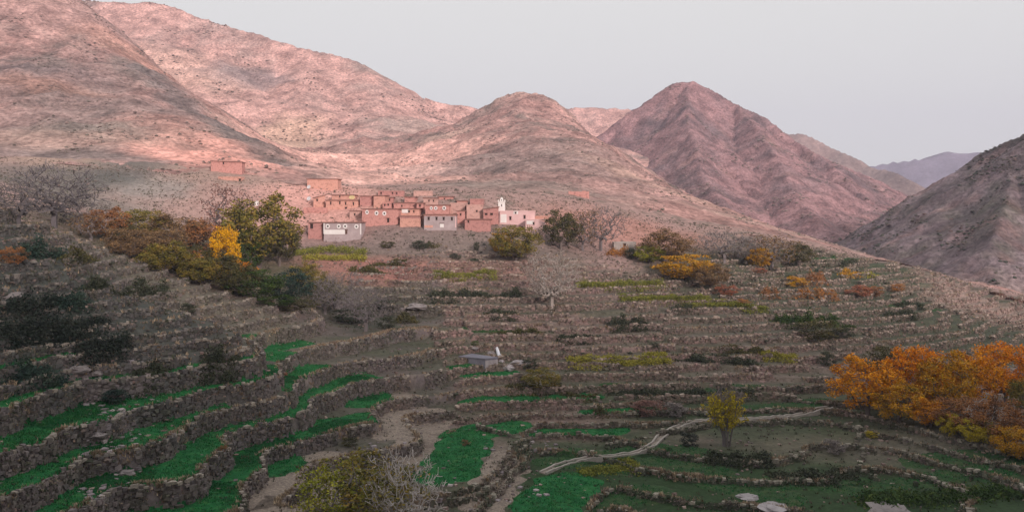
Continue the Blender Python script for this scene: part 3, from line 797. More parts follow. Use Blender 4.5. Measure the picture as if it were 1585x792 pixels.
# dry brush and thorn growing over the walls (uncountable)
def dry_brush(n, per, seed):
    rng = np.random.default_rng(seed)
    Wp = np.concatenate(WALLPTS)
    w = np.clip(0.10 + 1.4 * fbm(Wp[:, 0] / 6, Wp[:, 1] / 6, 3, 2301), 0.02, 1) * np.clip(150 / Wp[:, 1], .5, 1.6); w /= w.sum()
    q = Wp[rng.choice(len(Wp), n, p=w)]
    t = rng.random(n) ** 0.6
    c = np.stack([q[:, 0] + q[:, 4] * (.1 + .35 * (1 - t)), q[:, 1] + q[:, 5] * (.1 + .35 * (1 - t)), lerp(q[:, 3], q[:, 2] + .1, t)], 1)
    r = rng.uniform(.18, .55, n)
    m = n * per
    d = rng.normal(0, 1, (m, 3)); d /= np.linalg.norm(d, axis=1)[:, None]
    p = np.repeat(c, per, 0) + d * (np.repeat(r, per) * rng.random(m) ** .5)[:, None] * np.array((1, 1, .8))
    a = rng.normal(0, 1, (m, 3)) + np.array((0, 0, .6)); a /= np.linalg.norm(a, axis=1)[:, None]
    b2 = np.cross(a, rng.normal(0, 1, (m, 3))); b2 /= np.linalg.norm(b2, axis=1)[:, None]
    sz = rng.uniform(.08, .22, m)[:, None]
    V = np.stack([p - a * sz, p - b2 * sz * .4, p + a * sz, p + b2 * sz * .4], 1).reshape(-1, 3)
    pal = np.array([(0.20, 0.165, 0.13), (0.14, 0.12, 0.10), (0.10, 0.10, 0.065), (0.26, 0.205, 0.155), (0.16, 0.12, 0.12), (0.075, 0.085, 0.055)])
    C = pal[rng.integers(0, len(pal), n)]
    C = np.repeat(np.repeat(C, per, 0) * rng.uniform(.7, 1.3, (m, 1)), 4, 0)
    o = link('dry_brush', mesh_from('dry_brush', V, np.arange(m * 4).reshape(-1, 4), 4, C), None, M_STONE)
    tag(o, 'dry brush and thorn overgrowing the terrace walls', 'brush', kind='stuff')
dry_brush(8000, 12, 2300)
# ------------------------------------------------------------------ green fields lying on the terraces
def mat_field(name, c1, c2, c3):
    m, nt, b = new_mat(name)
    n1 = tex_noise(nt, 0.6, 4, 0.65); r1 = ramp(nt, [(0.3, c1), (0.5, c2), (0.72, c3)])
    nt.links.new(n1.outputs['Fac'], r1.inputs[0])
    n2 = tex_noise(nt, 2.5, 4, 0.75); r2 = ramp(nt, [(0.3, (0.5,) * 3), (0.7, (1.45,) * 3)])
    nt.links.new(n2.outputs['Fac'], r2.inputs[0])
    nt.links.new(mul(nt, r1.outputs[0], r2.outputs[0]), b.inputs['Base Color'])
    bp = nd(nt, 'ShaderNodeBump'); bp.inputs['Distance'].default_value = 0.12
    nt.links.new(n2.outputs['Fac'], bp.inputs['Height']); nt.links.new(bp.outputs[0], b.inputs['Normal'])
    return m
M_BARLEY = mat_field('barley_green', (0.010, 0.08, 0.025), (0.016, 0.13, 0.038), (0.05, 0.15, 0.045))
M_GRASS = mat_field('meadow_green', (0.025, 0.055, 0.022), (0.038, 0.078, 0.03), (0.075, 0.09, 0.04))
M_BARE = mat_field('bare_soil', (0.20, 0.16, 0.135), (0.26, 0.21, 0.175), (0.31, 0.25, 0.205))

FMASK = np.zeros(XX.shape)
def field(name, pts, Rm, mat, label, cat, levels=1, edge=0.14):
    """pts: photo points along the strip; takes the level ground within Rm metres of them"""
    S = []
    for (a, b) in zip(pts[:-1], pts[1:]):
        n = max(3, int(math.hypot(b[0] - a[0], b[1] - a[1]) / 12))
        for k in range(n):
            t = k / (n - 1); S.append(at(lerp(a[0], b[0], t), lerp(a[1], b[1], t)))
    S = np.array([tuple(p) for p in S])
    lv = gnear(LEVI, S[:, 0], S[:, 1])
    i0 = max(0, int((S[:, 0].min() - Rm - 2 - GX0) / GS)); i1 = min(len(gx) - 1, int((S[:, 0].max() + Rm + 2 - GX0) / GS))
    j0 = max(0, int((S[:, 1].min() - Rm - 2 - GY0) / GS)); j1 = min(len(gy) - 1, int((S[:, 1].max() + Rm + 2 - GY0) / GS))
    x = XX[j0:j1, i0:i1]; y = YY[j0:j1, i0:i1]; g = GR[j0:j1, i0:i1]; L = LEVI[j0:j1, i0:i1]
    d = np.full(x.shape, 1e9)
    for s, l in zip(S, lv):
        dd = np.hypot(x - s[0], y - s[1])
        dd = np.where(L == l, dd, 1e9) if levels else dd
        d = np.minimum(d, dd)
    m = np.minimum(1 - g * 9, (Rm - d + 0.8 * noise(x / 3, y / 3, 91)) / 0.8) - 0.5 * np.clip(noise(x / 1.6, y / 1.6, 93) + 1.6 * noise(x / 8, y / 8, 94) - 1.0, 0, 4)
    m = np.clip(m, -1, 1)
    z = ZN[j0:j1, i0:i1] + edge * m + 0.03 * noise(x / 0.9, y / 0.9, 92)
    ok = m > 0
    if mat is not M_BARE: FMASK[j0:j1, i0:i1] = np.maximum(FMASK[j0:j1, i0:i1], np.clip(m, 0, 1) * (1.0 if mat is M_BARLEY else 0.5))
    k = ok.copy(); k[1:] |= ok[:-1]; k[:-1] |= ok[1:]; k[:, 1:] |= ok[:, :-1]; k[:, :-1] |= ok[:, 1:]
    if k.sum() < 12: return None
    F, used = grid_faces(k.shape[0], k.shape[1], k)
    if len(F) < 6: return None
    V = np.stack([x.ravel(), y.ravel(), z.ravel()], 1)[used]
    o = link(name, mesh_from(name, V, F, 4, None, True), None, mat)
    return tag(o, label, cat, kind='structure')

FIELDS = [
 ([(0,558),(84,542)], 3.2, 'narrow green barley field at the left edge under the dark hedges'),
 ([(0,619),(60,603),(105,590)], 3.6, 'green barley strip at the left edge, second from the bottom gully up'),
 ([(180,579),(280,566),(377,554)], 3.2, 'long thin green barley strip below the dark left shoulder'),
 ([(71,644),(138,615)], 3.2, 'short green barley patch left of the stony gully'),
 ([(0,678),(59,665)], 3.0, 'green barley strip touching the left edge in the lower quarter'),
 ([(155,653),(201,628),(318,598),(432,573)], 4.0, 'long curved green barley strip above the widest left field'),
 ([(197,690),(251,665),(302,640)], 3.0, 'thin green barley strip wedged between two stony banks'),
 ([(457,586),(490,573)], 3.0, 'small green barley patch at the tip of the spur'),
 ([(0,749),(50,728),(100,703)], 3.8, 'green barley strip at the bottom left edge'),
 ([(50,790),(100,762),(147,732)], 4.2, 'broad green barley field in the bottom left corner'),
 ([(226,740),(293,728),(348,690),(400,648),(470,618),(530,592)], 4.6, 'widest and longest curved green barley field on the left terraces'),
 ([(226,785),(266,770),(306,755)], 3.8, 'square green barley plot at the bottom left of centre'),
 ([(378,748),(411,700),(490,675),(530,660)], 3.4, 'bright green curved barley field beside the brown plots'),
 ([(525,665),(572,650)], 3.0, 'green barley field at the right end of a curved bank'),
 ([(560,622),(570,616)], 2.6, 'little green barley patch above the brown plots'),
 ([(555,598),(562,590)], 2.6, 'little green barley patch, upper one above the brown plots'),
 ([(690,735),(712,700),(722,672),(785,660)], 5.0, 'large bright green barley field in the middle of the bottom'),
 ([(845,785),(860,765),(880,748)], 5.0, 'bright green barley plot below the start of the pale channel'),
 ([(850,668),(935,660)], 2.6, 'thin green barley strip right of the big middle field'),
 ([(735,622),(800,618)], 2.6, 'thin dull green strip in the centre terraces'),
 ([(870,622),(905,618)], 2.4, 'short green strip in the centre right terraces'),
 ([(930,636),(985,632)], 2.4, 'short green strip left of the stony mound'),
 ([(715,562),(735,570)], 2.6, 'green patch left of the grey hut'),
 ([(760,571),(775,571)], 2.0, 'green patch below the grey hut'),
 ([(390,525),(445,520)], 2.6, 'green barley strip high on the spur'),
 ([(405,555),(445,550)], 2.4, 'green barley strip on the spur, below the highest one'),
]
for k, (pts, Rm, lab) in enumerate(FIELDS):
    field('barley_field', pts, Rm * (1.8 if k not in (16, 17) else 1.0), M_BARLEY, lab, 'field', levels=k not in (16, 17))
GRASS = [
 ([(860,715),(960,706),(1010,695)], 4.0, 'grass meadow just above the lower half of the pale channel'),
 ([(930,725),(1010,712)], 4.0, 'grass meadow just below the lower half of the pale channel'),
 ([(1060,700),(1090,730),(1150,755),(1200,770)], 4.5, 'dark green grass bank sweeping down under the yellow poplar clump'),
 ([(940,775),(1000,765)], 4.0, 'grass plot at the bottom right of centre'),
 ([(1165,634),(1280,625)], 3.4, 'green meadow above the right half of the pale channel'),
 ([(950,600),(1080,606),(1180,602)], 2.6, 'long thin dull green strip across the right terraces'),
 ([(1420,715),(1500,705),(1560,700)], 3.2, 'green meadow strip below the orange trees'),
 ([(1320,758),(1420,748),(1520,730),(1585,722)], 3.0, 'long green meadow strip in the bottom right corner'),
 ([(1210,745),(1330,748)], 3.0, 'dark green meadow strip at the bottom right'),
 ([(730,508),(790,508)], 2.4, 'thin green strip above the grey hut'),
 ([(1380,470),(1440,475)], 3.0, 'dark green plot on the far right terraces'),
 ([(1270,400),(1330,402)], 4.0, 'dark green plot near the crest right of the village'),
]
for pts, Rm, lab in GRASS:
    field('meadow', pts, Rm, M_GRASS, lab, 'meadow')
BARE = [
 ([(440,785),(470,755),(510,725)], 5.0, 'bare brown plot between curved banks left of the near tree'),
 ([(600,672),(615,650),(628,630)], 3.6, 'narrow bare brown plot running up the middle'),
 ([(640,705),(655,680),(670,650)], 3.6, 'narrow bare brown plot beside the big middle field'),
 ([(745,785),(770,745),(790,705)], 3.2, 'narrow bare grey plot right of the big middle field'),
 ([(365,785),(410,775)], 3.5, 'pale bare patch at the bottom edge left of centre'),
]
for pts, Rm, lab in BARE:
    field('bare_plot', pts, Rm, M_BARE, lab, 'field', 0, edge=0.08)

# ------------------------------------------------------------------ tussocks of dry grass and stones on the banks (uncountable)
def scatter_points(prob, n, rng):
    p = prob.ravel(); c = np.cumsum(p); c /= c[-1]
    i = np.searchsorted(c, rng.random(n))
    x = XX.ravel()[i] + rng.uniform(-GS / 2, GS / 2, n); y = YY.ravel()[i] + rng.uniform(-GS / 2, GS / 2, n)
    return x, y, hz(x, y)

def tussocks(name, label, n, prob, cols, hmin, hmax, seed, blades=6, wide=0.10):
    rng = np.random.default_rng(seed)
    x, y, z = scatter_points(prob, n, rng)
    h = rng.uniform(hmin, hmax, n)
    V = np.empty((n, blades, 3, 3)); C = np.empty((n, blades, 3, 3))
    pal = np.array(cols)[rng.integers(0, len(cols), n)] * rng.uniform(0.7, 1.25, n)[:, None]
    for k in range(blades):
        a = rng.uniform(0, 2 * np.pi, n); lean = rng.uniform(0.1, 0.8, n) * h
        bx = x + rng.normal(0, 0.13, n) ; by = y + rng.normal(0, 0.13, n)
        w = wide * rng.uniform(0.6, 1.5, n) * (h / 0.5)
        V[:, k, 0] = np.stack([bx - np.sin(a) * w, by + np.cos(a) * w, z - 0.05], 1)
        V[:, k, 1] = np.stack([bx + np.sin(a) * w, by - np.cos(a) * w, z - 0.05], 1)
        V[:, k, 2] = np.stack([bx + np.cos(a) * lean, by + np.sin(a) * lean, z + h * rng.uniform(0.6, 1.0, n)], 1)
        C[:, k] = (pal * rng.uniform(0.8, 1.2, n)[:, None])[:, None, :]
    me = mesh_from(name, V.reshape(-1, 3), np.arange(n * blades * 3).reshape(-1, 3), 3, C.reshape(-1, 3))
    o = link(name, me, None, M_VCOL)
    return tag(o, label, 'grass', kind='stuff')

M_VCOL, nt, b = new_mat('plain_tint')
a_ = nd(nt, 'ShaderNodeAttribute', attribute_name='Col'); nt.links.new(a_.outputs['Color'], b.inputs['Base Color'])

view = (np.abs(XX) < 0.60 * YY + 4) & (YY > 80) & (YY < 305)
near_w = view * np.clip(150.0 / YY, 0.4, 2) ** 1.5
patchy = np.clip(0.35 + 1.6 * fbm(XX / 9, YY / 9, 3, 111), 0.02, 1)
tussocks('dry_grass', 'tufts of dry straw coloured grass along the terrace lips', 30000, near_w * (LIP * 1.2 + 0.5 * GR) * patchy * (1 - 0.75 * (1 - side) * sstep(-19, -14, ZN)), [(0.36, 0.27, 0.18), (0.28, 0.21, 0.15), (0.24, 0.17, 0.13), (0.40, 0.31, 0.22)], 0.22, 0.65, 201)
tussocks('grass', 'low olive and dark green herbage over the terraces', 24000, near_w * (0.15 + 0.7 * LIP + 0.9 * GR + 0.5 * (1 - tm)) * (1.02 - patchy), [(0.09, 0.09, 0.055), (0.12, 0.105, 0.07), (0.07, 0.08, 0.05), (0.14, 0.11, 0.085)], 0.15, 0.5, 202, 6, 0.10)

tussocks('young_barley', 'short green blades of the barley and meadow plots', 26000, near_w * FMASK * np.clip(.4 + fbm(XX / 5, YY / 5, 3, 113), .05, 1), [(0.012, 0.14, 0.04), (0.03, 0.17, 0.042), (0.01, 0.095, 0.03), (0.055, 0.16, 0.05)], 0.2, 0.42, 206, 4, 0.12)

def stones(name, label, n, prob, cols, smin, smax, seed):
    rng = np.random.default_rng(seed)
    x, y, z = scatter_points(prob, n, rng)
    s = smin * (smax / smin) ** (rng.random(n) ** 2.2)
    base = np.array([(x_, y_, z_) for x_ in (-1, 1) for y_ in (-1, 1) for z_ in (-1, 1)], float)
    V = base[None] * (1 + rng.uniform(-0.42, 0.25, (n, 8, 3))) * s[:, None, None] * np.array((1.0, 0.9, 0.7))
    a = rng.uniform(0, 2 * np.pi, n); ca, sa = np.cos(a)[:, None], np.sin(a)[:, None]
    vx = V[..., 0] * ca - V[..., 1] * sa; vy = V[..., 0] * sa + V[..., 1] * ca
    V = np.stack([vx + x[:, None], vy + y[:, None], V[..., 2] + z[:, None] + 0.15 * s[:, None]], 2)
    q = np.array([(0, 1, 3, 2), (4, 6, 7, 5), (0, 4, 5, 1), (2, 3, 7, 6), (1, 5, 7, 3), (0, 2, 6, 4)])
    F = (np.arange(n)[:, None, None] * 8 + q[None]).reshape(-1, 4)
    pal = np.array(cols)[rng.integers(0, len(cols), n)] * rng.uniform(0.75, 1.25, n)[:, None]
    me = mesh_from(name, V.reshape(-1, 3), F, 4, np.repeat(pal, 8, 0))
    return tag(link(name, me, None, M_VCOL), label, 'stones', kind='stuff')
stones('rubble', 'loose stones of the dry stone terrace banks', 9000, near_w * (GR * 0.5 + 0.012) * (0.3 + side * 0.7 + 0.4 * (1 - side)), [(0.27, 0.19, 0.17), (0.20, 0.16, 0.155), (0.32, 0.24, 0.21), (0.16, 0.13, 0.125), (0.24, 0.17, 0.155)], 0.10, 0.34, 203)
gul = np.zeros(XX.size)
for u, v in ((215, 590), (120, 575), (150, 600), (165, 690), (190, 660), (180, 730), (165, 760), (160, 785), (205, 640)):
    gul += blob(XX.ravel(), YY.ravel(), at(u, v), 2.6, 2.6, seed=61)
for u, v in ((600, 690), (640, 660), (760, 700), (800, 760), (700, 760), (830, 690)):
    gul += 0.25 * blob(XX.ravel(), YY.ravel(), at(u, v), 3, 5, seed=62)
stones('rubble', 'pale loose stones in the gully between the lower left fields', 450, gul.reshape(XX.shape), [(0.30, 0.26, 0.27), (0.24, 0.20, 0.21), (0.36, 0.31, 0.31)], 0.12, 0.42, 204)

# scrub dots on the mountains
def scrub(name, label, src, n, smin, smax, cols, seed, clump=30.0, mesh=None):
    rng = np.random.default_rng(seed)
    V0 = src[(np.abs(src[:, 0]) < 0.6 * src[:, 1] + 5)]
    w = np.clip(-0.1 + 2.2 * fbm(V0[:, 0] / clump, V0[:, 1] / clump, 4, seed, 0.65), 0.008, 1) ; w /= w.sum()
    p = V0[rng.choice(len(V0), n, p=w)] + rng.normal(0, 0.6, (n, 3)) * np.array((1, 1, 0))
    s = smin * (smax / smin) ** (rng.random(n) ** 1.8)
    o8 = np.array([(1, 0, 0), (0, 1, 0), (-1, 0, 0), (0, -1, 0), (0, 0, 1.0), (0.7, 0.7, .55), (-.7, .7, .5), (-.7, -.7, .5), (.7, -.7, .55)])
    V = o8[None] * rng.uniform(0.55, 1.25, (n, 9, 3)) * s[:, None, None]
    V[..., 2] *= 0.75
    V = V + p[:, None, :] - np.array((0, 0, 0.15))
    tri = np.array([(0, 5, 8), (0, 1, 5), (1, 6, 5), (1, 2, 6), (2, 7, 6), (2, 3, 7), (3, 8, 7), (3, 0, 8), (4, 8, 5), (4, 5, 6), (4, 6, 7), (4, 7, 8)])
    F = (np.arange(n)[:, None, None] * 9 + tri[None]).reshape(-1, 3)
    pal = np.array(cols)[rng.integers(0, len(cols), n)] * rng.uniform(0.7, 1.3, n)[:, None]
    return tag(link(name, mesh_from(name, V.reshape(-1, 3), F, 3, np.repeat(pal, 9, 0)), None, M_VCOL), label, 'scrub', kind='stuff')
SC = [(0.17, 0.14, 0.12), (0.20, 0.16, 0.14), (0.14, 0.125, 0.10), (0.25, 0.18, 0.16)]
scrub('scrub', 'dry scrub dotting the slopes above the village', UV_[UV_[:, 1] < 800], 16000, 0.25, 1.0, SC, 301)
scrub('scrub', 'dry scrub dotting the broad pale mountain', M1V, 7000, 0.5, 1.7, SC, 302, 60)
scrub('scrub', 'dark scrub dotting the cone shaped mountain', M4V, 6000, 0.5, 1.8, SC, 303, 40)
scrub('scrub', 'dark green scrub on the mountain flank at the right edge', M7V, 6500, 0.3, 1.3, [(0.07, 0.075, 0.05), (0.09, 0.08, 0.06), (0.05, 0.06, 0.045), (0.14, 0.10, 0.09)], 304)
nv = np.stack([XX.ravel(), YY.ravel(), ZN.ravel()], 1)[(((1 - tm) > 0.3) & view).ravel()]
scrub('scrub', 'low thorny scrub on the slope under the village', nv, 4500, 0.15, 0.6, SC + [(0.08, 0.08, 0.055)], 305, 14)
nv = np.stack([XX.ravel(), YY.ravel(), ZN.ravel()], 1)[((tm > 0.5) & view & (GR > 0.02)).ravel()]
scrub('scrub', 'small thorny clumps on the terrace banks', nv, 3000, 0.15, 0.55, [(0.09, 0.085, 0.06), (0.12, 0.10, 0.085), (0.06, 0.065, 0.045), (0.15, 0.115, 0.10)], 306, 12)
# ------------------------------------------------------------------ the village
ADOBE = [mat_mottle('adobe_%d' % i, tuple(c * .72 for c in c1), tuple(c * 1.08 for c in c2), 0.9, 0.10, c3=c1) for i, (c1, c2) in enumerate((
    ((0.40, 0.19, 0.165), (0.54, 0.275, 0.24)), ((0.46, 0.235, 0.185), (0.60, 0.33, 0.265)), ((0.34, 0.165, 0.15), (0.46, 0.235, 0.21)), ((0.42, 0.25, 0.215), (0.54, 0.335, 0.29))))]
M_ROOF = mat_mottle('roof_mud', (0.20, 0.105, 0.09), (0.30, 0.16, 0.13), 0.7, 0.05)
M_GREYW = mat_mottle('grey_render', (0.34, 0.27, 0.27), (0.46, 0.38, 0.38), 0.6, 0.03)
M_PINKW = mat_mottle('pink_wash', (0.60, 0.38, 0.37), (0.74, 0.52, 0.50), 0.35, 0.03)
M_WHITE = mat_mottle('whitewash', (0.70, 0.66, 0.63), (0.80, 0.77, 0.75), 0.8, 0.02)
M_DARK = mat_mottle('opening_shade', (0.03, 0.02, 0.02), (0.06, 0.04, 0.035), 2, 0)  # near-black boxes stand in for the unlit insides of windows and doorways
M_WOOD = mat_mottle('old_wood', (0.09, 0.05, 0.04), (0.15, 0.08, 0.06), 2, 0.02)
M_YEL = mat_mottle('yellow_plaster', (0.62, 0.50, 0.25), (0.72, 0.60, 0.34), 2, 0)
M_CONC = mat_mottle('pale_concrete', (0.30, 0.265, 0.24), (0.44, 0.395, 0.36), 0.8, 0.03)
M_METAL = mat_mottle('dish_metal', (0.55, 0.55, 0.56), (0.66, 0.66, 0.67), 3, 0, 0.5)

def ring(mb, cx, y0, y1, cz, rx, rz, k=0.5, n=8):
    """flat ring with a hole, standing in the wall plane"""
    b = len(mb.v)
    for (yy, s) in ((y0, 1), (y0, k), (y1, 1), (y1, k)):
        for i in range(n):
            a = 2 * math.pi * (i + 0.5) / n
            q = 1 / max(abs(math.cos(a)), abs(math.sin(a))) ** 0.45
            mb.v.append((cx + rx * s * q * math.cos(a), yy, cz + rz * s * q * math.sin(a)))
    for i in range(n):
        j = (i + 1) % n
        O, I, O2, I2 = b, b + n, b + 2 * n, b + 3 * n
        mb.f += [[O + i, O + j, I + j, I + i], [O2 + i, I2 + i, I2 + j, O2 + j], [O + i, O2 + i, O2 + j, O + j], [I + i, I + j, I2 + j, I2 + i]]

def house(u0, u1, vt, vb, mat, label, wins=(), door=None, y=None, depth=6.0, rot=0.0, name='adobe_house', roof='slab', bands=(), cat='house', slant=0.0, frame='white'):
    """u0,u1,vt,vb: front wall in the photo; wins: (u, v, wpx, hpx, style)"""
    uc = (u0 + u1) / 2
    p = at(uc, vb, 225) if y is None else Vector((0, y, 0))
    Y = p.y
    x0, _, zb = px(u0, vb, Y); x1, _, zt = px(u1, vt, Y)
    root = bpy.data.objects.new(name, None); COL.objects.link(root)
    root.location = ((x0 + x1) / 2, Y, zb); root.rotation_euler = (0, 0, rot)
    w = (x1 - x0) / 2; h = zt - zb
    f = Y / FPX
    j = 0.06
    m = MB()
    P = [(-w, 0, -3), (w, 0, -3), (w, depth, -3), (-w, depth, -3), (-w + .08, 0.05, h + slant), (w - .08, 0.05, h - slant), (w - .08, depth, h - slant), (-w + .08, depth, h + slant)]
    m.hexa([(a + random.uniform(-j, j), b, c) for a, b, c in P])
    wall = m.build('wall', mat, root)
    if roof == 'slab':
        m = MB(); t = 0.26; o = 0.22
        m.hexa([(-w - o, -o, h + slant + .02), (w + o, -o, h - slant + .02), (w + o, depth + o, h - slant + .02), (-w - o, depth + o, h + slant + .02),
                (-w - o, -o, h + t + slant + random.uniform(-.06, .06)), (w + o, -o, h + t - slant + random.uniform(-.06, .06)), (w + o, depth + o, h + t - slant), (-w - o, depth + o, h + t + slant)])
        m.build('roof', M_ROOF, root)
    elif roof == 'parapet':
        m = MB(); t = 0.35
        for a in ((-w, w, 0.0, .3), (-w, w, depth - .3, depth), (-w, -w + .3, .303, depth - .303), (w - .3, w, .303, depth - .303)):
            m.box(a[0] + .05, a[1] - .05, a[2] - .02, a[3], h + .01, h + t, 0.03)
        m.build('parapet', mat, root)
    for (bu0, bu1, bv0, bv1, bm, nm) in bands:
        a0 = px(bu0, bv1, Y); a1 = px(bu1, bv0, Y)
        m = MB(); m.box(a0[0] - root.location.x, a1[0] - root.location.x, -0.035, 0.04, a0[2] - zb, a1[2] - zb)
        m.build(nm, bm, root)
    for (wu, wv, ww, wh, st) in wins:
        a = px(wu, wv, Y); cx = a[0] - root.location.x; cz = a[2] - zb; rx = ww * f / 2 * (.88 if st == 'white' else 1); rz = wh * f / 2 * (.88 if st == 'white' else 1)
        m = MB()
        if st == 'white':
            m.box(cx - rx * .52, cx + rx * .52, -0.045, 0.05, cz - rz * .52, cz + rz * .52)
            wo = m.build('window', M_DARK, root)
            m2 = MB(); ring(m2, cx, -0.11, 0.02, cz, rx, rz, 0.44); m2.build('surround', M_WHITE, wo)
        elif st == 'yellow':
            m.box(cx - rx * .6, cx + rx * .6, -0.05, 0.05, cz - rz * .5, cz + rz * .5)
            wo = m.build('window', M_YEL, root)
            m2 = MB(); ring(m2, cx, -0.10, 0.02, cz, rx, rz, 0.6); m2.build('surround', M_YEL, wo)
        else:
            m.box(cx - rx, cx + rx, -0.045, 0.05, cz - rz, cz + rz)
            wo = m.build('window', M_DARK, root)
            m2 = MB(); m2.box(cx - rx - .1, cx + rx + .1, -0.10, 0.03, cz + rz + .003, cz + rz + .15); m2.build('lintel', M_WOOD, wo)
            m2 = MB(); m2.box(cx - rx - .08, cx + rx + .08, -0.09, 0.03, cz - rz - .09, cz - rz - .003); m2.build('sill', mat, wo)
    if door:
        du, dv, dw, dh, dm = door
        a = px(du, dv, Y); cx = a[0] - root.location.x; cz = a[2] - zb; rx = dw * f / 2; rz = dh * f / 2
        m = MB(); m.box(cx - rx, cx + rx, -0.05, 0.05, cz - rz, cz + rz); d = m.build('door', dm, root)
        m = MB(); m.box(cx - rx - .12, cx + rx + .12, -0.12, 0.03, cz + rz + .003, cz + rz + .18); m.build('lintel', M_WOOD, d)
    tag(root, label, cat, 'houses of the hill village' if cat == 'house' else None)
    return root

W_ = 'white'; S_ = 'slit'
house(477, 499.5, 345, 359, ADOBE[2], 'small adobe house with a dark doorway, left end of the lowest row', (), (482.5, 350, 4.2, 7, M_DARK), 256, 5, 0.05)
house(501, 559, 345, 363, M_GREYW, 'long low house with four ringed white windows and whitewashed base, lowest of the village',
      ((507.3, 350, 7.6, 8, W_), (524.4, 350.2, 7.2, 8, W_), (534.3, 350, 8, 8, W_), (551.8, 350.6, 7.6, 8, W_)), (536, 359, 3.2, 6, M_WOOD), 254, 7, -0.02,
      bands=((502, 534, 355.5, 362.5, M_WHITE, 'plaster'), (500.6, 502.2, 345, 362, M_WHITE, 'corner_strip'), (557.6, 559.2, 346, 363, M_WHITE, 'corner_strip')))
house(560, 617.5, 324, 347, ADOBE[0], 'large adobe house with three white ringed windows above a dark door', ((568, 328.3, 6, 8, W_), (582.8, 329.8, 7, 8, W_), (595, 330.3, 7, 8, W_)),
      (601, 341, 3.2, 6, M_DARK), 262, 8, -0.05)
house(504, 554.5, 310.5, 326, ADOBE[1], 'orange adobe house with four slit windows, below the yellow windowed storey', ((512, 314.5, 1.8, 4, S_), (526, 314.3, 1.8, 4, S_), (535, 315, 1.8, 4, S_), (547, 315.5, 1.8, 4.5, S_)),
      (535.5, 323.2, 3, 4.5, M_DARK), 276, 7, 0.02)
house(513, 550, 302.5, 311, ADOBE[1], 'upper adobe storey with one pale yellow window at its right end', ((544.7, 305.4, 9, 6, 'yellow'), (526, 304, 1.8, 3, S_)), None, 283.6, 6, 0.02)
house(485, 503.5, 304.5, 322, ADOBE[1], 'narrow orange adobe house with a slanting top beside two dishes', ((491, 310, 2.2, 3, S_),), None, 278, 5, 0.22, slant=-0.5)
house(557, 577.5, 304, 323, ADOBE[2], 'brick red house with its shade put into darker adobe, left of the square orange one', (), None, 277, 6, 0.10)  # darker adobe carries the shade on this front
house(578, 596, 303.2, 323, ADOBE[1], 'square bright orange house with a blank front above the largest house', (), None, 275, 6, -0.08)
house(592, 606, 315, 325, ADOBE[0], 'tiny flat house with two dark holes behind the largest house roof', ((595.5, 317.5, 2, 2.4, S_), (601, 317, 2, 2.4, S_)), None, 273, 4, 0, roof='parapet')
house(609, 644, 314.5, 326, ADOBE[0], 'long plain adobe house behind the half whitewashed one', ((622, 319, 1.8, 2.5, S_),), None, 274, 6, 0.03)
house(644.5, 656, 315, 326.5, ADOBE[0], 'short adobe house with a single dark window left of the ringed windows', ((650, 318.5, 2.4, 3, S_),), None, 272, 5, 0)
house(619, 650, 323.5, 334, ADOBE[1], 'house front painted white on its left half with orange right half', ((633, 327.5, 2.6, 3, S_), (640.5, 327.5, 1.8, 2.6, S_)), None, 266, 6, 0,
      bands=((622, 632, 323.8, 329.5, M_WHITE, 'plaster'),))
house(618.5, 651, 335, 352, ADOBE[1], 'blank orange adobe house under the half whitewashed front', (), None, 260, 6, -0.03, bands=((618.5, 651, 335, 338, ADOBE[2], 'band'),))
house(585, 625, 297, 304, ADOBE[2], 'low reddish house with three dark holes on the uppermost row', ((590, 299, 2, 2.4, S_), (607.5, 299, 2, 2.4, S_), (614, 299.5, 2, 2.4, S_)), None, 288, 5, 0.05, roof='parapet')
house(640, 670, 297, 306, ADOBE[3], 'pale tan house on the uppermost row', (), None, 290, 5, 0.1, roof='parapet')
house(678, 702, 305, 313, ADOBE[0], 'flat roofed red house on the uppermost row behind the ringed windows', ((688, 308.5, 1.8, 2.6, S_),), None, 284, 5, -0.04)
house(658, 695.5, 318, 333, ADOBE[0], 'adobe house with three round white windows standing over the grey house', ((667.5, 322, 5, 6.5, W_), (674.5, 322, 6, 6.5, W_), (687.5, 322, 7, 7.5, W_)), None, 266, 6, 0.0)
house(656, 706.5, 332.8, 352.5, M_GREYW, 'grey rendered house with four windows and a white door under the round white windows', ((663.6, 338.3, 2.8, 4.4, S_), (675.7, 338.3, 2.8, 4.4, S_), (686.8, 338.5, 2.8, 4.4, S_), (699.5, 338.7, 2.8, 4.4, S_)),
      (684, 349, 6, 6, M_WHITE), 258, 6, 0.0, bands=((656.5, 706, 331.6, 334.2, ADOBE[0], 'band'), (657, 670, 348.5, 352.3, ADOBE[1], 'plaster'), (704.4, 706.3, 335, 352, M_PINKW, 'corner_strip')))
house(696, 720, 315.5, 328, ADOBE[3], 'rough pinkish house right of the round white windows', (), None, 270, 5, -0.12, roof='parapet')
house(707, 724, 311.5, 319, ADOBE[0], 'small red house tucked behind the rough pinkish one', (), None, 279, 4, 0.1)
house(722, 748, 318.5, 337, ADOBE[3], 'crumbling reddish house left of the house with two dark openings', ((738, 327, 2.4, 2.4, S_),), None, 266, 6, 0.06, roof='parapet', slant=0.12)
house(719, 759.5, 340, 354, ADOBE[2], 'plain red adobe house with one small window, lowest right of the village', ((725, 343, 2.2, 2.6, S_),), None, 259, 6, -0.02)
house(748, 772, 322.5, 341, ADOBE[2], 'red house with two dark openings and a slanting roof beside the minaret', ((752.5, 331.5, 4, 2.6, S_), (761, 331.5, 4, 2.6, S_)), None, 264, 6, 0.02, slant=-0.35)
house(475, 523, 277.5, 293, ADOBE[1], 'long blank orange building alone on the slope above the village', (), None, 296, 7, 0.03)
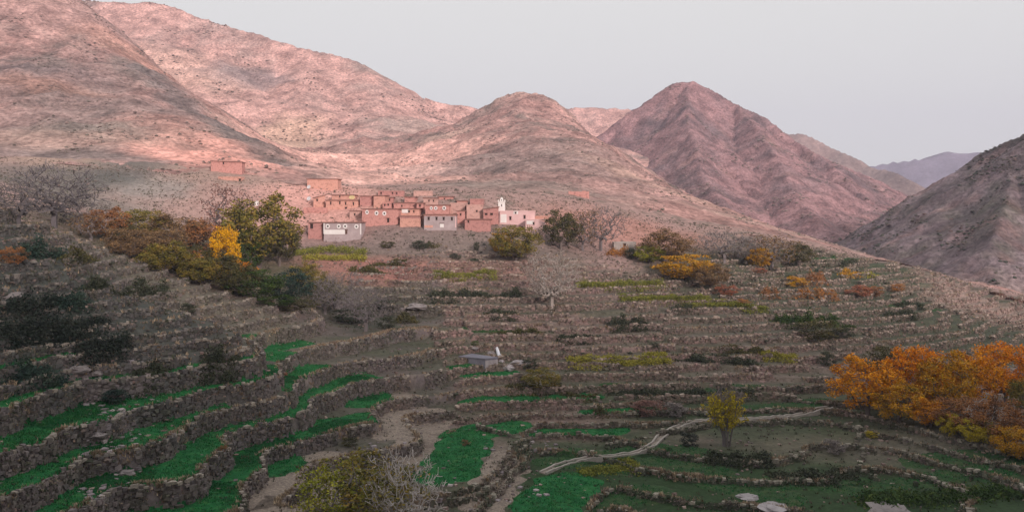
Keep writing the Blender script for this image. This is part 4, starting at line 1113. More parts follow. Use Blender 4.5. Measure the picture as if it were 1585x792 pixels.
house(327, 374, 250.5, 260, ADOBE[0], 'lone adobe building with a dark red roof high on the left slope', ((346, 253, 2, 3, S_),), None, 309, 6, 0.12, slant=0.2)
house(337, 373, 275, 282, ADOBE[1], 'low lone adobe shed on the left slope under the roofed building', ((371.5, 278.5, 3, 3, S_),), None, 300, 4, -0.05, roof='parapet')
house(950, 985, 376.5, 385, M_CONC, 'low grey walled hut between the trees right of the village', ((967, 379.5, 4, 4, S_),), None, 262, 5, 0.0, roof='parapet')
house(826, 846, 336, 349, ADOBE[1], 'orange adobe house right of the pink mosque', (), None, 268, 5, -0.2, roof='parapet')

house(597, 609, 306, 315, ADOBE[2], 'small red house right of the square orange one', ((603, 309.5, 1.8, 2.4, S_),), None, 281, 5, 0.05)
house(626, 643, 305.5, 314, ADOBE[0], 'small plain red house behind the long plain one', (), None, 281, 5, -0.06)
house(655, 678, 307, 317, ADOBE[3], 'pinkish house left of the flat roofed red one', ((664, 311, 1.8, 2.6, S_), (671, 311, 1.8, 2.6, S_)), None, 276, 5, 0.04)
house(706.5, 720, 327, 341, ADOBE[0], 'narrow red house beside the grey rendered one', ((713, 332, 2, 3, S_),), None, 263, 5, 0.03)
house(541, 560, 327, 341, ADOBE[3], 'pinkish lean-to left of the largest adobe house', ((549, 332, 2, 2.6, S_),), None, 268, 5, 0.06)
house(727, 748, 309.5, 319, ADOBE[2], 'low red house behind the crumbling one', (), None, 278, 5, -0.05, roof='parapet')

# mosque
house(773, 828, 328, 346, M_PINKW, 'pale pink prayer hall with a whitewashed corner beside the minaret', ((798, 329.6, 2.4, 2.4, S_), (790, 338, 3, 5, S_), (812, 336, 3, 5, S_)), None, 265, 8, -0.06, name='mosque', roof='parapet',
      bands=((774.6, 784, 331.5, 344.5, M_WHITE, 'plaster'), (795, 802, 326.6, 331.6, M_WHITE, 'gable')), cat='mosque')
house(813, 842, 341, 353, M_PINKW, 'low pink annex stepping down right of the prayer hall', ((826, 346, 2.6, 3.6, S_),), None, 260, 5, -0.15, name='annex', roof='parapet', bands=((815, 826, 341.6, 347, M_WHITE, 'plaster'),), cat='annex', slant=0.4)
def minaret():
    Y = 268.5
    x, _, zb = px(776.5, 340, Y); zt = px(0, 312.5, Y)[2] - zb
    r = bpy.data.objects.new('minaret', None); COL.objects.link(r); r.location = (x, Y, zb)
    w = 1.02
    m = MB(); m.box(-w, w, -w, w, -2, zt); m.build('shaft', M_WHITE, r)
    m = MB(); m.box(-w - .12, w + .12, -w - .12, w + .12, zt + .003, zt + .2); m.build('cornice', M_WHITE, r)
    m = MB()
    for sx in (-1, 1):
        for sy_ in (-1, 1):
            m.box(sx * .95 - .2, sx * .95 + .2, sy_ * .95 - .2, sy_ * .95 + .2, zt + .203, zt + .6)
    m.build('battlement', M_WHITE, r)
    m = MB(); m.box(-.45, .45, -.45, .45, zt + .203, zt + .95); l = m.build('lantern', M_WHITE, r)
    m = MB(); m.box(-.12, .12, -.47, -.44, zt + .35, zt + .8); m.build('opening', M_DARK, l)
    m = MB(); m.lathe([(0.45, zt + .953), (.42, zt + 1.1), (.26, zt + 1.28), (.05, zt + 1.38), (0.04, zt + 1.6), (0.001, zt + 1.62)], 12); m.build('dome', M_WHITE, l, True)
    m = MB(); m.box(-.14, .14, -w - .01, -w + .1, zt - 1.4, zt - .7); m.build('window', M_DARK, r)
    tag(r, 'white square minaret with a small lantern on top', 'minaret')
minaret()

def dish(u, v, Y, label):
    x, y, z = px(u, v, Y)
    g = px(u, v + 4.5, Y)[2]
    r = bpy.data.objects.new('satellite_dish', None); COL.objects.link(r); r.location = (x, y, g); r.rotation_euler = (0, 0, random.uniform(-.4, .4))
    m = MB(); m.tube([(0, .15, -1.2), (0, .15, z - g)], [.05, .05], 6); m.build('mast', M_WOOD, r)
    m = MB(); m.lathe([(0.02, 0), (.3, .03), (.52, .1), (.66, .2), (.66, .22), (.5, .125), (.3, .055), (.02, .025)], 16)
    me = m.mesh('dish_bowl', True); me.transform(Matrix.Rotation(R(68), 4, 'X')); me.transform(Matrix.Translation((0, 0, z - g)))
    link('bowl', me, r, M_METAL)
    m = MB(); m.tube([(0, .1, z - g - .5), (0, -.55, z - g + .15)], [.025, .025], 5); m.build('arm', M_WOOD, r)
    tag(r, label, 'satellite dish')
dish(478.3, 289.5, 293, 'upper of two pale satellite dishes, in front of the lone orange building')
dish(478.3, 307.5, 281, 'lower of two pale satellite dishes, left of the narrow orange house')

def tank():
    p = at(397, 317, 240)
    r = bpy.data.objects.new('water_tank', None); COL.objects.link(r); r.location = p
    m = MB(); m.box(-.6, .6, -.6, .6, -.3, 1.1, .02); m.build('tank', M_WHITE, r)
    m = MB(); m.box(-.25, .25, -.25, .25, 1.103, 1.2); m.build('lid', M_METAL, r)
    tag(r, 'small white water tank on the slope above the big olive tree', 'tank')
tank()
def retaining(u0, u1, v0, v1, Y, label):
    a = px(u0, v1, Y); b_ = px(u1, v0, Y)
    m = MB()
    n = 6
    for k in range(n):
        x0 = lerp(a[0], b_[0], k / n); x1 = lerp(a[0], b_[0], (k + 1) / n) - .01
        m.box(x0, x1, Y, Y + .8, a[2] - 2, b_[2] + random.uniform(-.12, .12), .03)
    tag(m.build('retaining_wall', ADOBE[0]), label, 'wall')
retaining(470, 506, 321, 328, 273, 'low adobe retaining wall below the narrow orange house')
retaining(880, 912, 296, 300, 309, 'short ruined adobe wall on the hill right of the minaret')

# ------------------------------------------------------------------ the grey hut, the white chute and boulders at the spring
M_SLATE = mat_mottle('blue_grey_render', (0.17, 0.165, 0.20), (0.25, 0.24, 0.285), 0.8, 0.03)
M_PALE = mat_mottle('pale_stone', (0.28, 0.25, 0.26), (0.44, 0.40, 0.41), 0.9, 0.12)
M_BOULDER = mat_mottle('boulder_grey', (0.19, 0.165, 0.165), (0.33, 0.29, 0.285), 0.8, 0.14)
def hut():
    p = at(751, 569)
    r = bpy.data.objects.new('stone_hut', None); COL.objects.link(r)
    f = p.y / FPX
    r.location = (px(751, 569, p.y)[0], p.y - 0.5, p.z - .2)
    H = 15 * f; WL = 41 * f; WR = 19 * f
    # corner towards the viewer, long blue-grey side to the left, short right side painted pale as lit
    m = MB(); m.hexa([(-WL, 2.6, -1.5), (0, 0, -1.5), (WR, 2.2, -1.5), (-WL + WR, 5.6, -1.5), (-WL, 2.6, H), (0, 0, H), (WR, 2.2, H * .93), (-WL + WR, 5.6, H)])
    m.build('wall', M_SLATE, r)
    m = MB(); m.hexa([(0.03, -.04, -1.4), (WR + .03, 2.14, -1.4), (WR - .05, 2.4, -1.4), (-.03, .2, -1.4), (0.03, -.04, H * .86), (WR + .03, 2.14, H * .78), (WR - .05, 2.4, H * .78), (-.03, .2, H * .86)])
    m.build('lit_face', M_PALE, r)
    m = MB(); o = .15; m.hexa([(-WL - o, 2.5, H + .01), (0, -.25, H + .01), (WR + o, 2.1, H * .93 + .01), (-WL + WR, 5.8, H + .01), (-WL - o, 2.5, H + .22), (0, -.25, H + .2), (WR + o, 2.1, H * .93 + .2), (-WL + WR, 5.8, H + .22)])
    m.build('roof', M_SLATE, r)
    tag(r, 'blue grey block hut with its lit wall painted pale, in the middle of the terraces', 'hut')
hut()
def chute():
    pts = [(767, 537), (769, 541), (771, 546), (772, 550), (774, 554)]
    Y0 = at(772, 556).y - .3
    P = [at(u, v) + Vector((0, -.15, .12)) for u, v in pts]
    m = MB()
    m.tube(P, [.25, .32, .42, .36, .5], 6)
    tag(m.build('water_chute', mat_mottle('falling_water', (0.66, 0.66, 0.72), (0.80, 0.80, 0.84), 2, 0, 0.5), smooth=True), 'thin white fall of water right of the blue grey hut', 'waterfall')
chute()

def rock_mesh(seed, n1=13, n2=9, flat=0.65):
    rng = np.random.default_rng(seed)
    m = MB(); V = []
    for i in range(n2 + 1):
        for k in range(n1):
            a = 2 * math.pi * k / n1; b2 = math.pi * i / n2
            V.append((math.sin(b2) * math.cos(a), math.sin(b2) * math.sin(a), math.cos(b2)))
    V = np.array(V)
    d = 1 + 0.45 * noise(V[:, 0] * 1.3 + seed, V[:, 1] * 1.3 + V[:, 2] * 1.7, seed) + 0.25 * noise(V[:, 0] * 3.1, V[:, 1] * 3.1 + V[:, 2] * 2.9, seed + 1)
    V = V * d[:, None]; V[:, 2] *= flat
    F = [[i * n1 + k, (i + 1) * n1 + k, (i + 1) * n1 + (k + 1) % n1, i * n1 + (k + 1) % n1] for i in range(n2) for k in range(n1)]
    return mesh_from('boulder', V, F, 4)
ROCKS = [rock_mesh(900 + k) for k in range(5)]
def boulder(u, v, wpx, hpx, label, mat, k=0):
    p = at(u, v); f = p.y / FPX
    o = link('boulder', ROCKS[k % 5], None, mat)
    o.location = (p.x, p.y + .2, p.z + hpx * f * .05); o.scale = (wpx * f / 2, wpx * f / 2.4, hpx * f / 1.5); o.rotation_euler = (0, 0, k * 1.3)
    tag(o, label, 'boulder', 'boulders on the terraces')
B = [(786, 571, 20, 13, 'pale boulder right of the water fall', M_PALE), (803, 562, 26, 9, 'long flat pale boulder above the spring boulder', M_PALE), (760, 548, 14, 9, 'blue grey boulder on top of the hut side', M_BOULDER), (815, 566, 14, 8, 'grey boulder at the right end of the spring rocks', M_BOULDER), (733, 541, 16, 7, 'dark grey boulder left above the hut', M_BOULDER), (776, 560, 9, 7, 'small white boulder at the foot of the water fall', M_PALE),
     (1375, 790, 76, 16, 'big smooth grey boulder at the bottom edge on the right', M_BOULDER), (1160, 772, 34, 14, 'tilted pale boulder in the grass at the bottom', M_PALE), (1195, 789, 50, 10, 'flat pale boulder cut by the bottom edge', M_PALE),
     (645, 478, 34, 12, 'long grey boulder right of the bare ravine trees', M_BOULDER), (625, 480, 14, 8, 'small grey boulder left of the long one', M_BOULDER),
     (123, 573, 36, 15, 'pinkish grey boulder above the stony gully', M_BOULDER), (148, 582, 20, 10, 'smaller grey boulder below the pinkish one', M_BOULDER), (108, 668, 16, 8, 'grey boulder at the head of the stony gully', M_BOULDER),
     (150, 676, 26, 11, 'broad pale boulder in the stony gully', M_BOULDER), (59, 644, 9, 6, 'white boulder on the left bank', M_PALE), (196, 735, 30, 14, 'pale boulder beside the widest green field', M_BOULDER),
     (20, 462, 40, 18, 'large purple grey boulder among dark bushes at the left edge', M_BOULDER), (340, 505, 10, 6, 'pale boulder on the spur', M_PALE), (174, 405, 10, 5, 'white stone by the ravine head', M_PALE)]
for k, (u, v, w, h, lab, mt) in enumerate(B):
    boulder(u, v, w, h, lab, mt, k)

# ------------------------------------------------------------------ pale irrigation channel winding down the right side
def channel():
    ctl = [(840, 733), (868, 721), (900, 713), (945, 708), (985, 703), (1008, 695), (1017, 683), (1030, 671), (1052, 662), (1070, 655), (1095, 652), (1130, 651), (1180, 649), (1230, 645), (1262, 640), (1275, 634), (1290, 630)]
    P = []
    for a, b_ in zip(ctl[:-1], ctl[1:]):
        n = max(2, int(math.hypot(b_[0] - a[0], b_[1] - a[1]) / 5))
        for k in range(n):
            P.append(at(lerp(a[0], b_[0], k / n), lerp(a[1], b_[1], k / n)))
    P = np.array([tuple(p) for p in P])
    for _ in range(4):
        Q = P.copy(); Q[1:-1] = 0.25 * P[:-2] + 0.5 * P[1:-1] + 0.25 * P[2:]; P = Q
    z = P[:, 2].copy()
    g = hz(P[:, 0], P[:, 1]); z = np.maximum(z, g) + 0.12
    for _ in range(3):
        z[1:-1] = np.maximum(0.25 * z[:-2] + 0.5 * z[1:-1] + 0.25 * z[2:], g[1:-1] + .08)
    P[:, 2] = z
    T = np.gradient(P[:, :2], axis=0); T /= np.linalg.norm(T, axis=1)[:, None] + 1e-9
    N = np.stack([-T[:, 1], T[:, 0]], 1)
    root = bpy.data.objects.new('irrigation_channel', None); COL.objects.link(root); root.location = tuple(P[0])
    def strip(name, o0, o1, z0, z1, mat, jit=0.0):
        V = []; F = []
        for i, p in enumerate(P):
            jj = random.uniform(-jit, jit); jz = random.uniform(-jit, jit)
            for (o, zz) in ((o0, z0), (o1, z0), (o1, z1), (o0, z1)):
                V.append((p[0] + N[i, 0] * (o + jj) - P[0, 0], p[1] + N[i, 1] * (o + jj) - P[0, 1], p[2] + zz + (jz if zz > 0 else 0) - P[0, 2]))
        for i in range(len(P) - 1):
            for k in range(4):
                k2 = (k + 1) % 4
                F.append([i * 4 + k, i * 4 + k2, i * 4 + 4 + k2, i * 4 + 4 + k])
        n = len(P) - 1
        F += [[0, 3, 2, 1], [n * 4, n * 4 + 1, n * 4 + 2, n * 4 + 3]]
        link(name, mesh_from(name, V, F, 4), root, mat)
    strip('bed', -.42, .42, -1.2, .0, mat_mottle('channel_mud', (0.24, 0.20, 0.17), (0.32, 0.27, 0.23), 1, 0.02))
    strip('kerb', -.72, -.42, -1.2, .26, M_CONC, .10)
    strip('kerb', .42, .72, -1.2, .26, M_CONC, .10)
    tag(root, 'pale concrete irrigation channel winding across the right terraces', 'channel')
channel()

def sheep_wall():
    a = px(1535, 455, 300); 
    for k, (u0, v0, u1, v1) in enumerate(((1533, 454, 1556, 461), (1558, 463, 1572, 465), (1574, 466, 1600, 472))):
        p = [at(lerp(u0, u1, t), lerp(v0, v1, t), 230) for t in np.linspace(0, 1, 7)]
        m = MB()
        for q, w in zip(p[:-1], p[1:]):
            n = Vector((w.y - q.y, q.x - w.x, 0)).normalized() * .4
            h = random.uniform(.5, 1.0)
            m.hexa([q - n - Vector((0, 0, .5)), w - n - Vector((0, 0, .5)), w + n - Vector((0, 0, .5)), q + n - Vector((0, 0, .5)), q - n + Vector((0, 0, h)), w - n + Vector((0, 0, h)), w + n + Vector((0, 0, h)), q + n + Vector((0, 0, h))])
        tag(m.build('field_wall', M_WOOD), ('left', 'middle', 'right')[k] + ' piece of the dark broken wall by the dry riverbed', 'wall', 'broken wall by the riverbed')
sheep_wall()
# ------------------------------------------------------------------ trees and bushes
def leaf_quads(centers, rad, per, size, rng, flat=0.85):
    n = len(centers) * per
    c = np.repeat(np.asarray(centers), per, 0)
    d = rng.normal(0, 1, (n, 3)); d /= np.linalg.norm(d, axis=1)[:, None]
    p = c + d * (rad * rng.random(n) ** 0.45)[:, None] * np.array((1, 1, flat))
    a = rng.normal(0, 1, (n, 3)); a /= np.linalg.norm(a, axis=1)[:, None]
    b = np.cross(a, rng.normal(0, 1, (n, 3))); b /= np.linalg.norm(b, axis=1)[:, None]
    s = size * rng.uniform(0.6, 1.4, n)[:, None]
    V = np.stack([p - a * s, p - b * s * .6, p + a * s, p + b * s * .6], 1)
    return V.reshape(-1, 3), np.arange(n * 4).reshape(-1, 4)

def skeleton(tips, trunk, r0, rng, twig=0.0035, n_side=4, extra=0):
    """joins tips to the nearest node nearer the trunk, bent a little; returns MB"""
    nodes = [np.array(p) for p in trunk]; par = [-1] + list(range(len(trunk) - 1))
    base = np.array(trunk[-1])
    order = np.argsort(np.linalg.norm(tips - base, axis=1))
    for i in order:
        t = tips[i]
        N = np.array(nodes); d = np.linalg.norm(N - t, axis=1) + 0.5 * np.maximum(0, N[:, 2] - t[2] + 0.03)
        d[:max(0, len(trunk) - 2)] += 0.35
        k = int(np.argmin(d))
        a = nodes[k]
        L = np.linalg.norm(t - a)
        mid = a * .5 + t * .5 + rng.normal(0, 0.12 * L, 3) + np.array((0, 0, -0.10 * L))
        nodes.append(mid); par.append(k); nodes.append(np.array(t)); par.append(len(nodes) - 2)
        for _ in range(extra):
            e = t + rng.normal(0, 1, 3) * np.array((.035, .035, .035)) + (t - base) * 0.06
            nodes.append(e); par.append(len(nodes) - 1 - 1 - _)
    # weight = number of tips carried
    w = np.ones(len(nodes)) * 0.0
    ch = np.zeros(len(nodes), int)
    for i in range(len(nodes)):
        if par[i] >= 0: ch[par[i]] += 1
    for i in range(len(nodes) - 1, -1, -1):
        if ch[i] == 0: w[i] = 1
        if par[i] >= 0: w[par[i]] += w[i]
    tot = w[0]
    rad = np.maximum(twig, r0 * (w / tot) ** 0.52)
    m = MB()
    for i in range(1, len(nodes)):
        p = par[i]
        ra = min(rad[p], rad[i] * 1.5); 
        m.tube([nodes[p], nodes[i]], [ra, rad[i]], n_side if rad[i] > 0.008 else 3)
    return m

def ell(n, rng, cz, rx, rz, lo=0.35, power=0.5):
    d = rng.normal(0, 1, (n * 2, 3)); d /= np.linalg.norm(d, axis=1)[:, None]
    r = lo + (1 - lo) * rng.random(n * 2) ** power
    # uneven outline
    lump = 1 + 0.28 * noise(d[:, 0] * 1.7 + 5 * rng.random(), d[:, 1] * 1.7 + d[:, 2] * 1.9, int(rng.integers(999)))
    p = d * (r * lump)[:, None] * np.array((rx, rx, rz)) + np.array((0, 0, cz))
    return p[p[:, 2] > cz - rz * .85][:n]

def t_broad(seed, leaves=7000, tips=110, cz=.55, rx=.47, rz=.45, trunk_h=.20):
    rng = np.random.default_rng(seed)
    P = ell(tips, rng, cz, rx, rz)
    k = skeleton(P, [(0, 0, -.06), (.01, 0, .12), (.02 * rng.normal(), .02 * rng.normal(), trunk_h)], .034, rng)
    per = leaves // len(P)
    V, F = leaf_quads(P, .095, per, .0165, rng)
    return k.mesh('trunk'), mesh_from('crown', V, F, 4)

def t_bare(seed, tips=360, cz=.60, rx=.46, rz=.41, trunk_h=.22, twig=.0034, spread=2):
    rng = np.random.default_rng(seed)
    P = ell(tips, rng, cz, rx, rz, .25, .45)
    k1 = skeleton(P[:26], [(0, 0, -.06), (.01, 0, .12), (.03 * rng.normal(), .02 * rng.normal(), trunk_h)], .036, rng, .006)
    k = skeleton(P, [(0, 0, -.06), (.01, 0, .12), (0.0, 0.0, trunk_h)], .034, rng, twig, 4, spread)
    # first pieces = limbs, the rest = twigs
    big = MB(); fine = MB()
    return k, None

def split_bare(k, thr=0.0075):
    """limbs stay with the trunk, thin twigs form the crown"""
    v = np.array(k.v); A = MB(); B_ = MB()
    f = np.array(k.f)
    ext = np.linalg.norm(v[f[:, 0]] - v[f[:, 1]], axis=1)
    ka = f[ext > thr * 1.2]; kb = f[ext <= thr * 1.2]
    def sub(ff):
        us = np.unique(ff); rm = np.full(len(v), -1); rm[us] = np.arange(len(us))
        return v[us], rm[ff]
    va, fa = sub(ka); vb, fb = sub(kb)
    return mesh_from('trunk', va, fa, 4), mesh_from('twigs', vb, fb, 4)

def t_upright(seed, stems=7, leaves=4600):
    """several slim stems from one stool, leaves low, bare tops"""
    rng = np.random.default_rng(seed)
    m = MB(); C = []; T = MB()
    for s in range(stems):
        a = 2 * math.pi * s / stems + rng.random(); bx, by = .06 * math.cos(a), .06 * math.sin(a)
        tx, ty = (.14 + .14 * rng.random()) * math.cos(a), (.14 + .14 * rng.random()) * math.sin(a)
        tz = .86 + .14 * rng.random()
        pts = [(lerp(bx, tx, t ** 1.3) + rng.normal(0, .006), lerp(by, ty, t ** 1.3) + rng.normal(0, .006), t * tz - .04 * (t == 0)) for t in np.linspace(0, 1, 7)]
        m.tube(pts, [.017, .015, .013, .010, .008, .006, .003], 5)
        for q in range(26):
            t = rng.uniform(.28, .97); p = np.array(pts[0]) * (1 - t) + np.array(pts[-1]) * t
            a2 = rng.random() * 6.28; L = rng.uniform(.10, .30) * (1.15 - .5 * t)
            e = p + np.array((math.cos(a2) * L, math.sin(a2) * L, L * .9))
            T.tube([p, p * .5 + e * .5 + rng.normal(0, .012, 3), e], [.005, .004, .0022], 3)
            if t < .80: C += [e, p * .35 + e * .65]
            for _ in range(2):
                e2 = e + rng.normal(0, .05, 3); T.tube([p * .4 + e * .6, e2], [.003, .0018], 3)
    V, F = leaf_quads(C, .06, max(1, leaves // len(C)), .019, rng)
    b = len(m.v); m.v += T.v; m.f += [[q + b for q in f] for f in T.f]
    return m.mesh('trunk'), mesh_from('crown', V, F, 4)

def t_bush(seed, leaves=2400, tips=45):
    rng = np.random.default_rng(seed)
    P = ell(tips, rng, .40, .46, .50, .3)
    P[:, 2] = np.abs(P[:, 2]) + .03
    k = skeleton(P[:20], [(0, 0, -.08), (0, 0, .02), (.01, 0, .08)], .03, rng, .006, 3)
    V, F = leaf_quads(P, .13, leaves // len(P), .026, rng)
    return k.mesh('stem'), mesh_from('foliage', V, F, 4)

BROAD = [t_broad(1000 + k) for k in range(4)]
SPARSE = [t_broad(1050 + k, 1500, 150, .56, .47, .43) for k in range(2)]
MID = [t_broad(1070 + k, 3600, 150, .56, .47, .43) for k in range(2)]
BARE_T = [split_bare(t_bare(1100 + k)[0]) for k in range(3)]
UPRIGHT = [t_upright(1200)]
BUSH = [t_bush(1300 + k) for k in range(4)]

M_BARK = mat_mottle('bark', (0.12, 0.095, 0.085), (0.20, 0.165, 0.15), 2.0, 0.02)
M_PALEBARK = mat_mottle('pale_bark', (0.40, 0.36, 0.34), (0.55, 0.50, 0.48), 2.0, 0.02)
M_GREYBARK = mat_mottle('grey_bark', (0.155, 0.135, 0.135), (0.23, 0.20, 0.20), 2.0, 0.02)
M_DARKBARK = mat_mottle('dark_bark', (0.10, 0.09, 0.095), (0.15, 0.135, 0.14), 2.0, 0.02)
LEAF = {
 'orange': mat_leaf('leaf_orange', [(0.30, 0.16, 0.02), (0.60, 0.23, 0.010), (0.76, 0.29, 0.008), (0.70, 0.38, 0.012)]),
 'flame': mat_leaf('leaf_flame', [(0.40, 0.18, 0.015), (0.70, 0.235, 0.008), (0.80, 0.28, 0.008)]),
 'amber': mat_leaf('leaf_amber', [(0.18, 0.13, 0.025), (0.42, 0.24, 0.018), (0.60, 0.26, 0.015), (0.52, 0.32, 0.02)]),
 'rust': mat_leaf('leaf_rust', [(0.15, 0.085, 0.05), (0.30, 0.13, 0.05), (0.38, 0.17, 0.06)]),
 'gold': mat_leaf('leaf_gold', [(0.42, 0.22, 0.01), (0.72, 0.36, 0.01), (0.80, 0.46, 0.015)]),
 'olive': mat_leaf('leaf_olive', [(0.07, 0.075, 0.022), (0.15, 0.135, 0.028), (0.24, 0.18, 0.035), (0.30, 0.19, 0.045)]),
 'dark_olive': mat_leaf('leaf_dark_olive', [(0.04, 0.042, 0.02), (0.085, 0.08, 0.03), (0.13, 0.105, 0.04)]),
 'green': mat_leaf('leaf_green', [(0.025, 0.05, 0.015), (0.045, 0.085, 0.02), (0.09, 0.12, 0.025)]),
 'dark': mat_leaf('leaf_dark', [(0.035, 0.045, 0.028), (0.055, 0.065, 0.038), (0.085, 0.085, 0.055)]),
 'black': mat_leaf('leaf_black_green', [(0.018, 0.028, 0.022), (0.03, 0.042, 0.032), (0.055, 0.06, 0.048)]),
 'teal': mat_leaf('leaf_teal', [(0.018, 0.035, 0.03), (0.03, 0.06, 0.045), (0.06, 0.085, 0.06)]),
 'brown': mat_leaf('leaf_brown', [(0.11, 0.075, 0.045), (0.19, 0.12, 0.06), (0.28, 0.165, 0.07)]),
 'maroon': mat_leaf('leaf_maroon', [(0.13, 0.075, 0.07), (0.22, 0.11, 0.09), (0.25, 0.15, 0.12)]),
 'grey': mat_leaf('leaf_grey', [(0.14, 0.125, 0.12), (0.22, 0.19, 0.18), (0.28, 0.235, 0.215)]),
 'yellow': mat_leaf('leaf_yellow', [(0.26, 0.21, 0.02), (0.46, 0.36, 0.025), (0.60, 0.45, 0.04)]),
 'yellow_green': mat_leaf('leaf_yellow_green', [(0.14, 0.15, 0.02), (0.26, 0.27, 0.025), (0.42, 0.38, 0.04)]),
 'dull_orange': mat_leaf('leaf_dull_orange', [(0.20, 0.11, 0.05), (0.36, 0.16, 0.05), (0.46, 0.20, 0.05)]),
 'crop_yellow': mat_leaf('crop_yellow', [(0.18, 0.17, 0.03), (0.29, 0.265, 0.04), (0.38, 0.33, 0.06)]),
 'crop_green': mat_leaf('crop_green', [(0.10, 0.115, 0.025), (0.19, 0.20, 0.035), (0.30, 0.28, 0.05)]),
 'red': mat_leaf('leaf_red', [(0.26, 0.10, 0.07), (0.36, 0.13, 0.08), (0.40, 0.19, 0.08)]),
}

def plant(name, tmpl, u, vb, hpx, wpx, leafmat, bark, label, cat, group=None, ymin=70, names=('trunk', 'crown'), y=None):
    p = at(u, vb, ymin)
    if y is not None:
        X = (u - PW / 2) / FPX * y; p = Vector((X, y, float(hz(X, y))))
    f = p.y / FPX
    H = (px(u, vb - hpx, p.y)[2] - p.z)
    r = bpy.data.objects.new(name, None); COL.objects.link(r)
    r.location = p; r.rotation_euler = (0, 0, random.uniform(0, 6.28))
    grow = 1.22 if group == RAV else 1.1
    w = wpx * f / 0.98 * grow; H *= 0.5 + 0.5 * grow
    r.scale = (w, w, H)
    link(names[0], tmpl[0], r, bark)
    link(names[1], tmpl[1], r, leafmat)
    tag(r, label, cat, group)
    return r

# crop strips and hedges along the terraces: leaves packed along a line
def strip(pts, hpx, deep, pal, name, label, cat, kind=None, ymin=70, dens=1.0):
    rng = np.random.default_rng(int(pts[0][0] * 7 + pts[0][1]))
    S = []
    for a, b_ in zip(pts[:-1], pts[1:]):
        n = max(4, int(abs(b_[0] - a[0]) / 1.6))
        for k in range(n):
            S.append(at(lerp(a[0], b_[0], k / n), lerp(a[1], b_[1], k / n), ymin))
    S = np.array([tuple(p) for p in S]); f = S[:, 1].mean() / FPX; H = hpx * f
    n = int(len(S) * 60 * dens)
    i = rng.integers(0, len(S), n)
    env = np.clip(0.55 + 0.75 * noise(i / 7.0 + S[0, 0], i * 0 + 3.3, 5) + 0.4 * noise(i / 2.5, i * 0 + 1.7, 6), .25, 1.2) * np.clip(np.minimum(i, len(S) - i) / 8.0, .25, 1)
    if cat == 'crop': env = np.clip(env, .7, 1.0)
    x = S[i, 0] + rng.normal(0, .3, n); y = S[i, 1] + deep * (rng.normal(.3, .5, n) + .5 * noise(i / 11.0, i * 0 + 8.1, 8))
    z = hz(x, y)
    z = np.minimum(z, S[i, 2] + 0.7) + H * env * rng.random(n) ** .7
    c = np.stack([x, y, z], 1); c = c[rng.random(n) < np.clip(env * 1.6, .2, 1)]
    V, F = leaf_quads(c, .12, 1, .19 if cat != 'crop' else .16, rng)
    o = S[len(S) // 2]
    ob = link(name, mesh_from(name, V - o, F, 4), None, LEAF[pal]); ob.location = o
    return tag(ob, label, cat, None, kind)
_k = [0]
RAV = 'trees in the ravine left of the village'
def tree(kind, u, vb, h, w, pal, label, ymin=70, group=None, bark=None, y=None):
    _k[0] += 1
    if kind == 'broad': return plant('tree', BROAD[_k[0] % 4], u, vb, h, w, LEAF[pal], bark or M_BARK, label, 'tree', group, ymin, y=y)
    if kind == 'sparse': return plant('tree', SPARSE[_k[0] % 2], u, vb, h, w, LEAF[pal], bark or M_GREYBARK, label, 'tree', group, ymin, y=y)
    if kind == 'mid': return plant('tree', MID[_k[0] % 2], u, vb, h, w, LEAF[pal], M_GREYBARK, label, 'tree', group, ymin, y=y)
    if kind == 'bare': return plant('bare_tree', BARE_T[_k[0] % 3], u, vb, h, w, pal, pal, label, 'tree', group, ymin, ('trunk', 'twigs'), y=y)
    if kind == 'up': return plant('poplar_clump', UPRIGHT[0], u, vb, h, w, LEAF[pal], bark or M_GREYBARK, label, 'tree', group, ymin, y=y)
def bush(u, vb, h, w, pal, label, ymin=70, group='bushes on the terraces'):
    _k[0] += 1
    if w > 2.3 * h:
        o = strip([(u - w / 2, vb), (u + w / 2, vb)], h * 1.25, 1.8, pal, 'bush', label, 'bush', ymin=ymin)
        o['group'] = group
        return o
    return plant('bush', BUSH[_k[0] % 4], u, vb, h, w, LEAF[pal], M_BARK, label, 'bush', group, ymin, ('stem', 'foliage'))

RAV = 'trees in the ravine left of the village'
tree('bare', 85, 352, 86, 120, M_DARKBARK, 'tall dark bare tree at the far left of the ravine', 150, RAV)
tree('bare', 30, 350, 60, 90, M_DARKBARK, 'dark bare tree touching the left edge', 150, RAV)
tree('sparse', 120, 352, 50, 80, 'grey', 'grey leafless shrubby tree right of the dark bare one', 150, RAV)
tree('broad', 165, 372, 46, 62, 'rust', 'orange brown tree, leftmost of the coloured ravine trees', 170, RAV)
tree('broad', 190, 378, 34, 44, 'dark_olive', 'small dark olive tree beside the leftmost orange brown one', 170, RAV)
tree('broad', 218, 380, 52, 74, 'olive', 'olive green rounded tree, second from the left in the ravine', 185, RAV)
tree('broad', 240, 405, 46, 84, 'brown', 'pale brown tree low on the left side of the ravine', 170, RAV)
tree('broad', 275, 396, 58, 92, 'brown', 'wide brown tree in the middle of the ravine', 190, RAV)
tree('broad', 312, 404, 56, 80, 'rust', 'rusty brown tree left of the bright gold one', 195, RAV)
tree('broad', 290, 430, 48, 86, 'dark_olive', 'dark olive tree under the wide brown one', 176, RAV)
tree('sparse', 357, 385, 90, 76, 'maroon', 'thin maroon tree rising behind the gold and olive trees', 225, RAV)
tree('broad', 402, 414, 102, 112, 'olive', 'biggest olive coloured tree at the left end of the village', 215, RAV)
tree('broad', 432, 412, 66, 60, 'dark_olive', 'dark tree on the right side of the biggest olive tree', 212, RAV)
tree('broad', 347, 402, 44, 46, 'gold', 'bright golden tree against the left of the biggest olive tree', y=190, group=RAV)
